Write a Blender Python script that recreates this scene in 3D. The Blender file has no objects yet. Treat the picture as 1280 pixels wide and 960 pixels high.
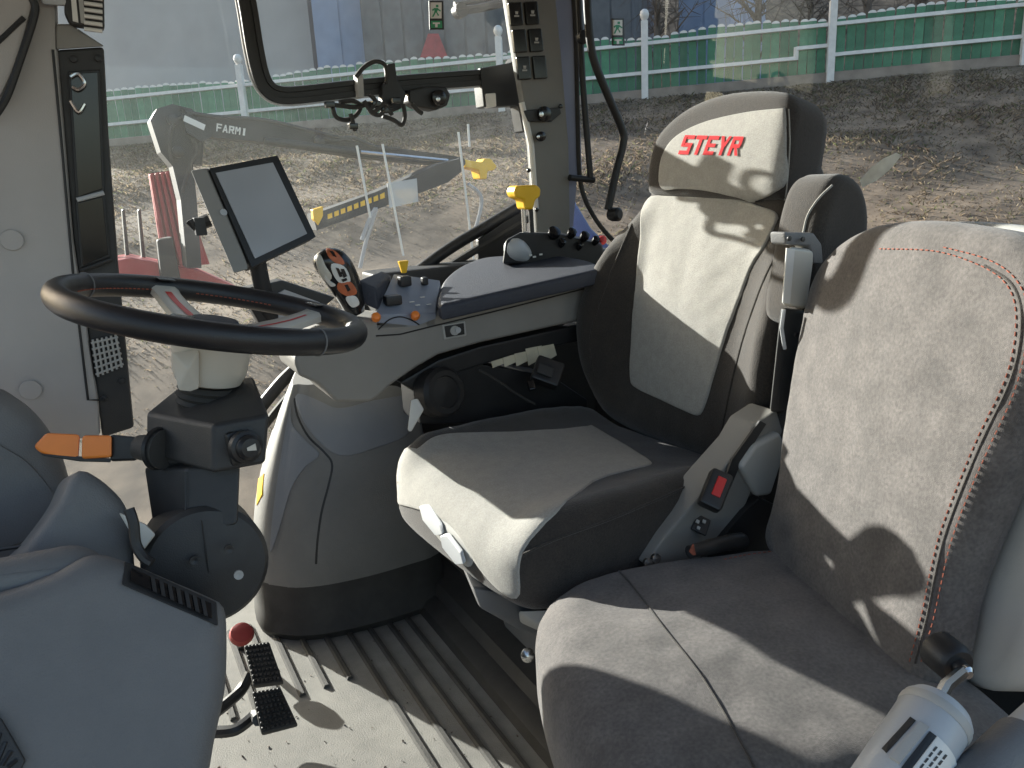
import bpy, bmesh, math, random
import numpy as np
from mathutils import Vector, Matrix
from mathutils.bvhtree import BVHTree
from mathutils import noise as mnoise
random.seed(4); rng = np.random.default_rng(7)
C = bpy.context.scene
COL = C.collection
R = math.radians
# ------------------------------------------------------------------ camera, sky, sun, exposure
PITCH, ROLL, YAW, FOC, CAMLOC = R(15), R(3), R(28), 967.0, Vector((0, 0, 1.0))
_fw = Vector((math.sin(YAW)*math.cos(PITCH), math.cos(YAW)*math.cos(PITCH), -math.sin(PITCH)))
_rt0 = Vector((math.cos(YAW), -math.sin(YAW), 0)); _up0 = _rt0.cross(_fw)
_rt = _rt0*math.cos(ROLL) - _up0*math.sin(ROLL); _up = _up0*math.cos(ROLL) + _rt0*math.sin(ROLL)
cam = bpy.data.cameras.new('camera'); camo = bpy.data.objects.new('camera', cam); COL.objects.link(camo)
camo.matrix_world = Matrix(((_rt.x, _up.x, -_fw.x, 0), (_rt.y, _up.y, -_fw.y, 0), (_rt.z, _up.z, -_fw.z, 1.0), (0, 0, 0, 1)))
cam.sensor_width = 36; cam.lens = 36*FOC/1280; cam.clip_start = 0.02; cam.clip_end = 600
C.camera = camo
SUN_EL, SUN_AZ = R(17.2), R(21)          # azimuth from +Y towards -X
sdir = Vector((-math.sin(SUN_AZ)*math.cos(SUN_EL), math.cos(SUN_AZ)*math.cos(SUN_EL), math.sin(SUN_EL)))
w = bpy.data.worlds.new('World'); C.world = w; w.use_nodes = True
nt = w.node_tree; bgn = nt.nodes['Background']; sk = nt.nodes.new('ShaderNodeTexSky')
sk.sky_type = 'NISHITA'; sk.sun_disc = False; sk.sun_elevation = SUN_EL; sk.sun_rotation = -SUN_AZ
sk.air_density = 1.0; sk.dust_density = 2.0; sk.ozone_density = 0.6
nt.links.new(sk.outputs[0], bgn.inputs[0]); bgn.inputs[1].default_value = 0.10
sl = bpy.data.lights.new('sun', 'SUN'); sl.energy = 5.0; sl.angle = R(0.5); sl.color = (1, 0.965, 0.91)
so = bpy.data.objects.new('sun', sl); COL.objects.link(so); so.rotation_euler = sdir.to_track_quat('Z', 'Y').to_euler()
C.view_settings.view_transform = 'Standard'; C.view_settings.look = 'None'
C.view_settings.gamma = 1; C.view_settings.use_curve_mapping = False; C.view_settings.exposure = 1.55
C.render.engine = 'CYCLES'; C.cycles.use_denoising = True; C.cycles.sample_clamp_indirect = 3
C.cycles.max_bounces = 8; C.cycles.transparent_max_bounces = 12

def P(px, py, x=None, y=None, z=None, d=None):
    """point of the place seen at photo pixel (px,py), on a plane x/y/z = const or at depth d"""
    v = _fw*FOC + _rt*(px-640) - _up*(py-480)
    if d is not None: return CAMLOC + v*(d/FOC)
    if x is not None: t = (x-CAMLOC.x)/v.x
    elif y is not None: t = (y-CAMLOC.y)/v.y
    else: t = (z-CAMLOC.z)/v.z
    return CAMLOC + v*t

# ------------------------------------------------------------------ materials
def mat(name, col, rough=0.5, var=0.12, scale=30, bump=0.0, bscale=400, sheen=0, metal=0, coat=0, col2=None, detail=4, spec=0.5, dust=0.0, dustcol=(.42, .40, .36), speck=0, sscale=260):
    m = bpy.data.materials.new(name); m.use_nodes = True
    n = m.node_tree.nodes; l = m.node_tree.links; b = n['Principled BSDF']
    tc = n.new('ShaderNodeTexCoord'); nz = n.new('ShaderNodeTexNoise'); nz.inputs['Scale'].default_value = scale; nz.inputs['Detail'].default_value = detail
    l.new(tc.outputs['Object'], nz.inputs['Vector'])
    rp = n.new('ShaderNodeValToRGB'); l.new(nz.outputs['Fac'], rp.inputs[0])
    c2 = col2 or tuple(min(1, c*(1+var)) for c in col); c1 = tuple(c*(1-var) for c in col)
    rp.color_ramp.elements[0].position = .3; rp.color_ramp.elements[1].position = .7
    rp.color_ramp.elements[0].color = (*c1, 1); rp.color_ramp.elements[1].color = (*c2, 1)
    out = rp.outputs[0]
    if dust:
        n2 = n.new('ShaderNodeTexNoise'); n2.inputs['Scale'].default_value = 9; n2.inputs['Detail'].default_value = 8; n2.inputs['Roughness'].default_value = .7
        l.new(tc.outputs['Object'], n2.inputs['Vector'])
        r2 = n.new('ShaderNodeMapRange'); r2.inputs[1].default_value = .4; r2.inputs[2].default_value = .75; r2.inputs[3].default_value = dust*.3; r2.inputs[4].default_value = dust
        l.new(n2.outputs['Fac'], r2.inputs[0])
        mx = n.new('ShaderNodeMix'); mx.data_type = 'RGBA'; l.new(r2.outputs[0], mx.inputs[0]); l.new(out, mx.inputs[6]); mx.inputs[7].default_value = (*dustcol, 1)
        out = mx.outputs[2]
    if speck:
        n3 = n.new('ShaderNodeTexNoise'); n3.inputs['Scale'].default_value = sscale; n3.inputs['Detail'].default_value = 2
        l.new(tc.outputs['Object'], n3.inputs['Vector'])
        r3 = n.new('ShaderNodeMapRange'); r3.inputs[1].default_value = .3; r3.inputs[2].default_value = .7; r3.inputs[3].default_value = 1-speck; r3.inputs[4].default_value = 1+speck; r3.clamp = False
        l.new(n3.outputs['Fac'], r3.inputs[0]); h3 = n.new('ShaderNodeHueSaturation'); l.new(r3.outputs[0], h3.inputs['Value']); l.new(out, h3.inputs['Color']); out = h3.outputs[0]
    l.new(out, b.inputs['Base Color'])
    rr = n.new('ShaderNodeMapRange'); rr.inputs[3].default_value = max(0, rough-.08); rr.inputs[4].default_value = min(1, rough+.08)
    l.new(nz.outputs['Fac'], rr.inputs[0]); l.new(rr.outputs[0], b.inputs['Roughness'])
    b.inputs['Metallic'].default_value = metal; b.inputs['Sheen Weight'].default_value = sheen; b.inputs['Coat Weight'].default_value = coat
    b.inputs['Specular IOR Level'].default_value = spec
    if sheen: b.inputs['Sheen Roughness'].default_value = .5
    if bump:
        bz = n.new('ShaderNodeTexNoise'); bz.inputs['Scale'].default_value = bscale; bz.inputs['Detail'].default_value = 3
        l.new(tc.outputs['Object'], bz.inputs['Vector'])
        bp = n.new('ShaderNodeBump'); bp.inputs['Strength'].default_value = bump; bp.inputs['Distance'].default_value = .002
        l.new(bz.outputs['Fac'], bp.inputs['Height']); l.new(bp.outputs[0], b.inputs['Normal'])
    return m
def glassmat(name, dust, tint=(.96, .98, .97)):
    m = bpy.data.materials.new(name); m.use_nodes = True
    n = m.node_tree.nodes; l = m.node_tree.links; n.remove(n['Principled BSDF']); out = n['Material Output']
    tr = n.new('ShaderNodeBsdfTransparent'); tr.inputs[0].default_value = (*tint, 1)
    gl = n.new('ShaderNodeBsdfGlossy'); gl.inputs['Roughness'].default_value = .03
    fr = n.new('ShaderNodeFresnel'); fr.inputs[0].default_value = 1.25
    m1 = n.new('ShaderNodeMixShader'); l.new(fr.outputs[0], m1.inputs[0]); l.new(tr.outputs[0], m1.inputs[1]); l.new(gl.outputs[0], m1.inputs[2])
    df = n.new('ShaderNodeBsdfDiffuse'); df.inputs[0].default_value = (.8, .8, .78, 1)
    tl = n.new('ShaderNodeBsdfTranslucent'); tl.inputs[0].default_value = (.8, .8, .78, 1)
    m2 = n.new('ShaderNodeMixShader'); m2.inputs[0].default_value = .6; l.new(df.outputs[0], m2.inputs[1]); l.new(tl.outputs[0], m2.inputs[2])
    tc = n.new('ShaderNodeTexCoord'); nz = n.new('ShaderNodeTexNoise'); nz.inputs['Scale'].default_value = 3.5; nz.inputs['Detail'].default_value = 9; nz.inputs['Roughness'].default_value = .72
    l.new(tc.outputs['Object'], nz.inputs['Vector'])
    mr = n.new('ShaderNodeMapRange'); mr.inputs[1].default_value = .3; mr.inputs[2].default_value = .75; mr.inputs[3].default_value = dust*.55; mr.inputs[4].default_value = dust*1.4
    l.new(nz.outputs['Fac'], mr.inputs[0])
    m3 = n.new('ShaderNodeMixShader'); l.new(mr.outputs[0], m3.inputs[0]); l.new(m1.outputs[0], m3.inputs[1]); l.new(m2.outputs[0], m3.inputs[2])
    l.new(m3.outputs[0], out.inputs[0]); return m
M = {}
M['insert'] = mat('light_seat_fabric', (.335, .32, .29), .9, .07, 60, .5, 700, .2, speck=.10, sscale=330)
M['dark'] = mat('dark_seat_fabric', (.034, .0275, .0225), .92, .16, 40, .6, 600, .22, speck=.25, sscale=300)
M['pass'] = mat('grey_seat_fabric', (.108, .0965, .090),   .92, .24, 26, .5, 1100, .2, detail=10, speck=.22, sscale=230)
M['dash'] = mat('slate_plastic', (.142, .142, .144), .58, .06, 14, .4, 500, dust=.22, dustcol=(.30, .29, .27))
M['dashdark'] = mat('charcoal_plastic', (.021, .021, .022), .52, .1, 14, .3, 600, dust=.05)
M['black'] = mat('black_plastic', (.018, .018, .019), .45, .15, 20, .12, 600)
M['blackgloss'] = mat('gloss_black', (.012, .012, .013), .18, .1, 10)
M['rubber'] = mat('black_rubber', (.022, .021, .020), .7, .2, 20, .2, 500, dust=.08)
M['leather'] = mat('wheel_leather', (.016, .016, .018), .36, .15, 40, .25, 900)
M['console'] = mat('warm_grey_plastic', (.25, .24, .222), .55, .05, 12, .25, 700)
M['lid'] = mat('blue_grey_soft_plastic', (.032, .037, .052), .6, .08, 40, .5, 300)
M['panelblue'] = mat('control_panel_grey', (.24, .27, .33), .45, .06, 20, .1, 500)
M['tower'] = mat('beige_liner', (.42, .40, .385), .75, .05, 10, .2, 500)
M['boot'] = mat('moulded_grey_trim', (.165, .163, .158), .6, .08, 8, .3, 500, dust=.18)
M['bootblue'] = mat('moulded_blue_grey_trim', (.20, .21, .23), .5, .06, 8, .2, 500, dust=.10)
M['floor'] = mat('floor_mat', (.185, .18, .166), .8, .18, 25, .5, 350, detail=8, dust=.6, dustcol=(.36, .345, .31))
M['ribm'] = mat('floor_rib', (.022, .0215, .021), .7, .2, 25, .3, 350, dust=.18)
M['hub'] = mat('pale_hub_plastic', (.60, .57, .50), .4, .05, 14, .05, 500)
M['white'] = mat('white_plastic', (.72, .71, .67), .45, .04, 14)
M['greyp'] = mat('light_grey_plastic', (.40, .395, .375), .5, .05, 14, .15, 500)
M['silver'] = mat('silver_plastic', (.45, .47, .49), .38, .08, 10, .1, 400, dust=.2)
M['chrome'] = mat('steel', (.6, .6, .6), .22, .06, 30, metal=1)
M['orange'] = mat('orange_plastic', (.90, .25, .04), .4, .06, 20)
M['red'] = mat('red_plastic', (.60, .03, .025), .4, .08, 20)
M['redprint'] = mat('red_print', (.55, .03, .035), .85, .08, 60, .3, 800, spec=.2)
M['rust'] = mat('worn_orange_print', (.50, .13, .05), .5, .25, 60)
M['dullred'] = mat('dull_red_rubber', (.33, .045, .04), .65, .15, 20)
M['redthread'] = mat('red_thread', (.30, .085, .05), .8, .3, 200)
M['yellow'] = mat('yellow_plastic', (.85, .50, .02), .4, .06, 20)
M['screen'] = mat('display_glass', (.36, .375, .40), .30, .15, 5, coat=.4, detail=2, spec=.8)
M['gold'] = mat('brass_emblem', (.7, .6, .4), .3, .1, 10, metal=.7)
M['pillar'] = mat('pillar_trim', (.20, .198, .185), .55, .05, 10, .2, 500)
M['lavender'] = mat('painted_frame', (.22, .24, .33), .35, .05, 10)
M['bluepaint'] = mat('blue_paint', (.03, .07, .24), .3, .1, 10, coat=.4)
M['glass1'] = glassmat('dusty_window_glass', .016)
M['glass2'] = glassmat('rear_window_glass', .015)
M['painted_reflection'] = mat('painted_reflection_white', (.80, .86, .86), .5, .15, 40); M['painted_reflection'].node_tree.nodes['Principled BSDF'].inputs['Alpha'].default_value = .85  # white put in for a sky reflection on the rear glass
M['paper'] = mat('paper', (.60, .55, .42), .8, .1, 40)
M['fgreen'] = mat('green_picket_paint', (.07, .215, .125), .65, .25, 6, .2, 60)
_g = M['fgreen'].node_tree; _oi = _g.nodes.new('ShaderNodeObjectInfo'); _hs = _g.nodes.new('ShaderNodeHueSaturation'); _mr = _g.nodes.new('ShaderNodeMapRange')
_mr.inputs[3].default_value = .65; _mr.inputs[4].default_value = 1.2; _g.links.new(_oi.outputs['Random'], _mr.inputs[0]); _g.links.new(_mr.outputs[0], _hs.inputs['Value'])
_lk = _g.nodes['Principled BSDF'].inputs['Base Color'].links[0]; _src = _lk.from_socket; _g.links.new(_src, _hs.inputs['Color']); _g.links.new(_hs.outputs[0], _g.nodes['Principled BSDF'].inputs['Base Color'])
M['fwhite'] = mat('white_fence_paint', (.78, .75, .72), .6, .08, 10, .2, 60)
M['conc'] = mat('concrete', (.30, .25, .21), .9, .2, 4, .4, 30)
M['barn'] = mat('grey_boards', (.15, .155, .165), .8, .2, 3)
M['bluecl'] = mat('blue_sheeting', (.27, .34, .50), .6, .12, 1.5)
M['palew'] = mat('pale_render', (.42, .42, .43), .85, .08, 1)
M['roofm'] = mat('slate_roof', (.16, .16, .18), .8, .2, 4)
M['crane'] = mat('grey_crane_paint', (.02, .024, .028), .6, .15, 6)
M['redpaint'] = mat('red_machine_paint', (.42, .05, .055), .5, .2, 6)
M['bark'] = mat('bark', (.14, .11, .09), .9, .25, 6, .5, 20)
M['sgreen'] = mat('sign_green', (.03, .28, .13), .5, .05, 10)

# ------------------------------------------------------------------ builders
def tag(o, label=None, cat=None, group=None, kind=None):
    if label: o['label'] = label
    if cat: o['category'] = cat
    if group: o['group'] = group
    if kind: o['kind'] = kind
    return o
WLOC = {}
def thing(name, label, cat, loc, group=None):
    o = bpy.data.objects.new(name, None); COL.objects.link(o); o.empty_display_size = .05
    o.location = loc; WLOC[o] = Vector(loc); return tag(o, label, cat, group)
def mk(name, geo, m, parent=None, bevel=0, seg=2, angle=40, kind=None, label=None, cat=None, group=None, smooth=True):
    vs, fs = geo[0], geo[1]; mi = geo[2] if len(geo) > 2 else None
    vs = [Vector(v) for v in vs]
    if parent is not None: off = WLOC[parent]
    else:
        a = np.array(vs); off = Vector(((a[:, 0].min()+a[:, 0].max())/2, (a[:, 1].min()+a[:, 1].max())/2, a[:, 2].min()))
    me = bpy.data.meshes.new(name); me.from_pydata([v-off for v in vs], [], fs)
    mats = m if isinstance(m, (list, tuple)) else [m]
    for q in mats: me.materials.append(q)
    if mi: me.polygons.foreach_set('material_index', mi)
    bm = bmesh.new(); bm.from_mesh(me)
    bmesh.ops.recalc_face_normals(bm, faces=bm.faces)
    if bevel:
        es = [e for e in bm.edges if len(e.link_faces) == 2 and e.calc_face_angle(0) > R(25)]
        bmesh.ops.bevel(bm, geom=es, offset=bevel, segments=seg, profile=.5, affect='EDGES', clamp_overlap=True)
    bm.to_mesh(me); bm.free()
    if smooth:
        me.polygons.foreach_set('use_smooth', [True]*len(me.polygons)); me.set_sharp_from_angle(angle=R(angle))
    o = bpy.data.objects.new(name, me); COL.objects.link(o)
    if bevel and smooth:
        wn_ = o.modifiers.new('weighted_normal', 'WEIGHTED_NORMAL'); wn_.keep_sharp = True; wn_.weight = 100
    if parent is not None: o.parent = parent
    else: o.location = off
    WLOC[o] = off
    return tag(o, label, cat, group, kind)
def dup(src, loc, parent=None, rot=None, scale=None):
    o = src.copy(); COL.objects.link(o)
    if parent is not None: o.parent = parent
    o.location = loc
    if rot is not None: o.rotation_euler = rot
    if scale is not None: o.scale = scale
    return o
def join(*gs):
    V, F = [], []
    for g in gs:
        k = len(V); V += [Vector(v) for v in g[0]]; F += [[i+k for i in f] for f in g[1]]
    return V, F
def basis(N, hint=(0, 0, 1)):
    N = Vector(N).normalized(); h = Vector(hint)
    U = h.cross(N)
    if U.length < 1e-4: U = Vector((1, 0, 0)).cross(N)
    U.normalize(); return U, N.cross(U), N
def box(c, s, B=None):
    U, V, N = B or (Vector((1, 0, 0)), Vector((0, 1, 0)), Vector((0, 0, 1)))
    c = Vector(c); v = [c+U*(a*s[0]/2)+V*(b*s[1]/2)+N*(d*s[2]/2) for d in (-1, 1) for b in (-1, 1) for a in (-1, 1)]
    return v, [[0, 2, 3, 1], [4, 5, 7, 6], [0, 1, 5, 4], [2, 6, 7, 3], [0, 4, 6, 2], [1, 3, 7, 5]]
def boxb(x0, x1, y0, y1, z0, z1): return box(((x0+x1)/2, (y0+y1)/2, (z0+z1)/2), (x1-x0, y1-y0, z1-z0))
def prism(pts, vec):
    n = len(pts); vec = Vector(vec); v = [Vector(p) for p in pts]; v += [p+vec for p in v]
    return v, [list(range(n)), list(range(2*n-1, n-1, -1))] + [[i, (i+1) % n, n+(i+1) % n, n+i] for i in range(n)]
def pp(pix, y=None, x=None, z=None, d=None): return [P(a, b, x=x, y=y, z=z, d=d) for a, b in pix]
def hull(pts):
    bm = bmesh.new(); vs = [bm.verts.new(p) for p in pts]
    r = bmesh.ops.convex_hull(bm, input=vs)
    bmesh.ops.delete(bm, geom=[v for v in bm.verts if not v.link_faces], context='VERTS')
    bmesh.ops.dissolve_limit(bm, angle_limit=R(4), verts=bm.verts, edges=bm.edges)
    bm.verts.index_update()
    g = [v.co.copy() for v in bm.verts], [[v.index for v in f.verts] for f in bm.faces]; bm.free(); return g
def spline(pts, k=8, closed=False):
    pts = [Vector(p) for p in pts]; n = len(pts); out = []
    rngi = range(n if closed else n-1)
    for i in rngi:
        if closed: a, b, c, d = pts[i-1], pts[i], pts[(i+1) % n], pts[(i+2) % n]
        else: a, b, c, d = pts[max(i-1, 0)], pts[i], pts[i+1], pts[min(i+2, n-1)]
        for j in range(k):
            t = j/k
            out.append(.5*((2*b)+(c-a)*t+(2*a-5*b+4*c-d)*t*t+(3*b-a-3*c+d)*t**3))
    if not closed: out.append(pts[-1])
    return out
def tube(pts, r, n=10, closed=False):
    pts = [Vector(p) for p in pts]; m = len(pts); V, F = [], []
    T = []
    for i in range(m):
        a = pts[i-1] if (i > 0 or closed) else pts[i]; b = pts[(i+1) % m] if (i < m-1 or closed) else pts[i]
        T.append((b-a).normalized())
    nr = T[0].orthogonal().normalized()
    for i in range(m):
        nr = (nr-T[i]*nr.dot(T[i])).normalized(); bn = T[i].cross(nr)
        rr = r[i] if isinstance(r, (list, tuple)) else r
        for j in range(n):
            a = 2*math.pi*j/n; V.append(pts[i]+(nr*math.cos(a)+bn*math.sin(a))*rr)
    for i in range(m if closed else m-1):
        for j in range(n):
            p, q = i*n, ((i+1) % m)*n
            F.append([p+j, p+(j+1) % n, q+(j+1) % n, q+j])
    if not closed: F += [list(range(n-1, -1, -1)), list(range((m-1)*n, m*n))]
    return V, F
def lathe(prof, o, axis, n=32):
    U, V, N = basis(axis, (0.3, 0.2, 1)); o = Vector(o); vs, fs = [], []
    for r, h in prof:
        for j in range(n):
            a = 2*math.pi*j/n; vs.append(o+N*h+(U*math.cos(a)+V*math.sin(a))*max(r, 1e-5))
    for i in range(len(prof)-1):
        for j in range(n): fs.append([i*n+j, i*n+(j+1) % n, (i+1)*n+(j+1) % n, (i+1)*n+j])
    fs += [list(range(n-1, -1, -1)), list(range((len(prof)-1)*n, len(prof)*n))]
    return vs, fs
def loft(rings, closed=True, cap=True):
    n = len(rings[0]); V = [Vector(p) for r in rings for p in r]; F = []
    for i in range(len(rings)-1):
        for j in range(n if closed else n-1): F.append([i*n+j, i*n+(j+1) % n, (i+1)*n+(j+1) % n, (i+1)*n+j])
    if cap and closed: F += [list(range(n-1, -1, -1)), list(range((len(rings)-1)*n, len(rings)*n))]
    return V, F
class Fr:
    def __init__(s, o, N, V): s.o = Vector(o); s.N = Vector(N).normalized(); s.V = Vector(V); s.V = (s.V-s.N*s.V.dot(s.N)).normalized(); s.U = s.V.cross(s.N)
    def __call__(s, u, v, w=0): return s.o+s.U*u+s.V*v+s.N*w
    def uv(s, p): q = Vector(p)-s.o; return q.dot(s.U), q.dot(s.V)
def out2(pts, k=8, step=None):
    q = spline([Vector((a, b, 0)) for a, b in pts], 10, True); q.append(q[0])
    L = [0.0]
    for a, b in zip(q, q[1:]): L.append(L[-1]+(b-a).length)
    n = max(24, int(L[-1]/(step or .009))); o = []; j = 0
    for i in range(n):
        d = L[-1]*i/n
        while L[j+1] < d: j += 1
        t = (d-L[j])/max(1e-9, L[j+1]-L[j]); p = q[j].lerp(q[j+1], t); o.append((p.x, p.y))
    return o
def rrect(u0, u1, v0, v1, r, k=6):
    o = []
    for cx, cy, a0 in ((u1-r, v1-r, 0), (u0+r, v1-r, 90), (u0+r, v0+r, 180), (u1-r, v0+r, 270)):
        for i in range(k+1): a = R(a0+90*i/k); o.append((cx+r*math.cos(a), cy+r*math.sin(a)))
    res = []
    for i in range(len(o)):
        a, b = o[i], o[(i+1) % len(o)]; L = math.hypot(b[0]-a[0], b[1]-a[1]); m = max(1, int(L/.02))
        res += [(a[0]+(b[0]-a[0])*j/m, a[1]+(b[1]-a[1])*j/m) for j in range(m)]
    return res
def pillow(fr, ol, w0, w1, rf=.03, rb=.015, height=None, nin=9, warp=None, wob=0):
    """closed cushion: outline in the frame plane, back at w0, front at w1, rounded rims"""
    a = np.array(ol); n = len(a)
    area = np.sum(a[:, 0]*np.roll(a[:, 1], -1)-np.roll(a[:, 0], -1)*a[:, 1])
    if area < 0: a = a[::-1].copy()
    t = np.roll(a, -1, 0)-np.roll(a, 1, 0); t /= np.linalg.norm(t, axis=1)[:, None]+1e-9
    nrm = np.stack([t[:, 1], -t[:, 0]], 1); cen = a.mean(0)
    rings = []
    def ins(d): return a-nrm*d
    def soft(q, it):
        for _ in range(it): q = q*.5+(np.roll(q, 1, 0)+np.roll(q, -1, 0))*.25
        return q
    sp_ = float(np.mean(np.linalg.norm(np.roll(a, -1, 0)-a, axis=1)))
    def ins(d, R0=max(rf, 1e-4)):
        return a+(full-a)*(d/R0)
    full = soft(a-nrm*rf, int(2*(rf/sp_)**2)+3)
    b0 = ins(rb)
    rings.append((cen+(b0-cen)*.5, w0, 0))
    for i in range(4): f = R(90*i/3); rings.append((ins(rb*(1-math.sin(f))), w0+rb*(1-math.cos(f)), 0))
    for i in range(6): f = R(90*i/5); q = i/5; rings.append((ins(rf*(1-math.cos(f))), w1-rf*(1-math.sin(f)), 1.0))
    b1 = ins(rf)
    for i in range(1, nin): rings.append((cen+(b1-cen)*(1-i/nin), w1, 1))
    V, F = [], []
    for uv, wv, fr_ in rings:
        for u, v in uv:
            ww = wv+(height(u, v)*fr_ if height else 0)
            if wob and fr_: ww += wob*(mnoise.noise(Vector((u*14, v*14, 3.7)))+.5*mnoise.noise(Vector((u*34, v*34, 9.1))))
            if warp: u, v, ww = warp(u, v, ww)
            V.append(fr(u, v, ww))
    m = len(rings)
    for i in range(m-1):
        for j in range(n): F.append([i*n+j, i*n+(j+1) % n, (i+1)*n+(j+1) % n, (i+1)*n+j])
    hc = height(*cen) if height else 0
    cf = len(V); u, v, ww = (*cen, w1+hc); u, v, ww = warp(u, v, ww) if warp else (u, v, ww); V.append(fr(u, v, ww))
    u, v, ww = (*cen, w0); u, v, ww = warp(u, v, ww) if warp else (u, v, ww); V.append(fr(u, v, ww))
    for j in range(n): F.append([(m-1)*n+j, (m-1)*n+(j+1) % n, cf]); F.append([(j+1) % n, j, cf+1])
    return V, F
class Body:
    def __init__(s, geo): s.b = BVHTree.FromPolygons([Vector(v) for v in geo[0]], geo[1])
    def px(s, a, b, fallback=1.0):
        d = (P(a, b, d=1.0)-CAMLOC).normalized(); h = s.b.ray_cast(CAMLOC, d)
        if h[0] is not None: return h[0], (h[1] if h[1].dot(d) < 0 else -h[1])
        best = None
        for k in range(140):
            q = CAMLOC+d*(fallback*(.4+.015*k)); h = s.b.find_nearest(q)
            if best is None or h[3] < best[3]: best = h
        return best[0], best[1]
    def drop(s, p, d):
        h = s.b.ray_cast(Vector(p)-Vector(d)*1.0, Vector(d))
        if h[0] is None: h = s.b.find_nearest(p); return h[0], (h[1] if h[1].dot(Vector(d)) < 0 else -h[1])
        return h[0], (h[1] if h[1].dot(Vector(d)) < 0 else -h[1])
def patch(body, pix, N, off=.004, puff=.0, k=6, nin=14, closed_px=True, sharp=False, seam=.003):
    """a fabric panel laid over a body; outline given by points on that body"""
    pts = [q if isinstance(q, Vector) else body.px(*q)[0] for q in pix]
    N = Vector(N).normalized(); fr = Fr(sum(pts, Vector())/len(pts), N, Vector((0, 0, 1)) if abs(N.z) < .95 else Vector((0, 1, 0)))
    uv = [fr.uv(p) for p in pts]
    if sharp:
        ol = []
        for i in range(len(uv)):
            a, b = uv[i], uv[(i+1) % len(uv)]; ol += [(a[0]+(b[0]-a[0])*j/k, a[1]+(b[1]-a[1])*j/k) for j in range(k)]
    else: ol = out2(uv, k)
    a = np.array(ol); cen = a.mean(0); n = len(a)
    sc = [1.0, .992, .98, .96] + [.96*(1-i/nin) for i in range(1, nin)]; ofs = [-seam, off*.6, off*.95, off] + [off+puff*math.sin(math.pi/2*i/nin) for i in range(1, nin)]
    V, F = [], []
    for s_, o_ in zip(sc, ofs):
        for u, v in cen+(a-cen)*s_:
            h, nn = body.drop(fr(u, v, 0), -N); V.append(h+nn*o_)
    m = len(sc)
    for i in range(m-1):
        for j in range(n): F.append([i*n+j, i*n+(j+1) % n, (i+1)*n+(j+1) % n, (i+1)*n+j])
    h, nn = body.drop(fr(*cen), -N); V.append(h+nn*ofs[-1])
    for j in range(n): F.append([(m-1)*n+j, (m-1)*n+(j+1) % n, len(V)-1])
    return V, F
def on(body, pix, off=.001, k=8):
    """path along a body surface"""
    pts = spline([Vector((a, b, 0)) for a, b in pix], k); o = []
    for p in pts: h, n = body.px(p.x, p.y); o.append(h+n*off)
    return o
def stitches(path, L=.0045, gap=.004, r=.0007):
    gs = []; acc = 0.0; on_ = True; cur = path[0].copy()
    segs = [(path[i], path[i+1]) for i in range(len(path)-1)]; st = None; pos = 0
    tot = 0; pts = []
    for a, b in segs:
        l = (b-a).length
        while tot+l >= pos:
            t = (pos-tot)/max(l, 1e-9); pts.append(a.lerp(b, t)); pos += L if len(pts) % 2 else gap
        tot += l
    for i in range(0, len(pts)-1, 2):
        d = pts[i+1]-pts[i]
        if d.length > 1e-4: gs.append(tube([pts[i], (pts[i]+pts[i+1])/2+d.orthogonal().normalized()*.0002, pts[i+1]], r, 5))
    return join(*gs)
def pxbox(pix, y, dep, **k): return prism(pp(pix, y=y), (0, dep, 0))

exec_order = []
# ================================================================== SETTING
# ---- terrain
FP0 = Vector((.93, 20.06)); FU = Vector((14.5, -11.33)).normalized(); FN = Vector((.614, .789)).normalized()
def fz(t): return 2.28+.41*min(1.6, max(-.8, t/18.4))
def terr(x, y):
    q = Vector((x, y))-FP0; s = q.dot(FN); t = q.dot(FU)
    top = fz(t)-.16
    if s >= 0: return top+.04*min(s, 4)+.62*max(0, min(s, 45)-15)+.5*math.sin(x*.31)*min(1, s/12)*math.sin(y*.23+1)
    base = -1.4
    L = 12.0
    k = max(0, 1+s/L); k2 = k+.06*math.sin(k*math.pi)
    e = max(0.0, (abs(y) if y < 0 else 0)); 
    return base+(top-base)*min(1, max(0, k2))+(.10*math.sin(x*1.3+y*.7)*math.sin(y*1.1-x*.4))*min(1, k*3)*(1-k)*2
xs = sorted(set([-90, -60, -40, -25] + [-15+.5*i for i in range(90)] + [32, 40, 55, 80, 120])); ys = sorted(set([-80, -40, -20, -8, -2, 0, 1, 2] + [2.5+.5*i for i in range(60)] + [34, 38, 45, 60, 90, 140]))
TV = [(x, y, terr(x, y)) for y in ys for x in xs]; nx = len(xs)
TF = [[j*nx+i, j*nx+i+1, (j+1)*nx+i+1, (j+1)*nx+i] for j in range(len(ys)-1) for i in range(nx-1)]
gm = mat('dry_hillside_turf', (.135, .097, .066), 1, .4, 2.6, .6, 14, col2=(.28, .208, .142), detail=10)
mk('ground', (TV, TF), gm, kind='structure', angle=180)
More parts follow.
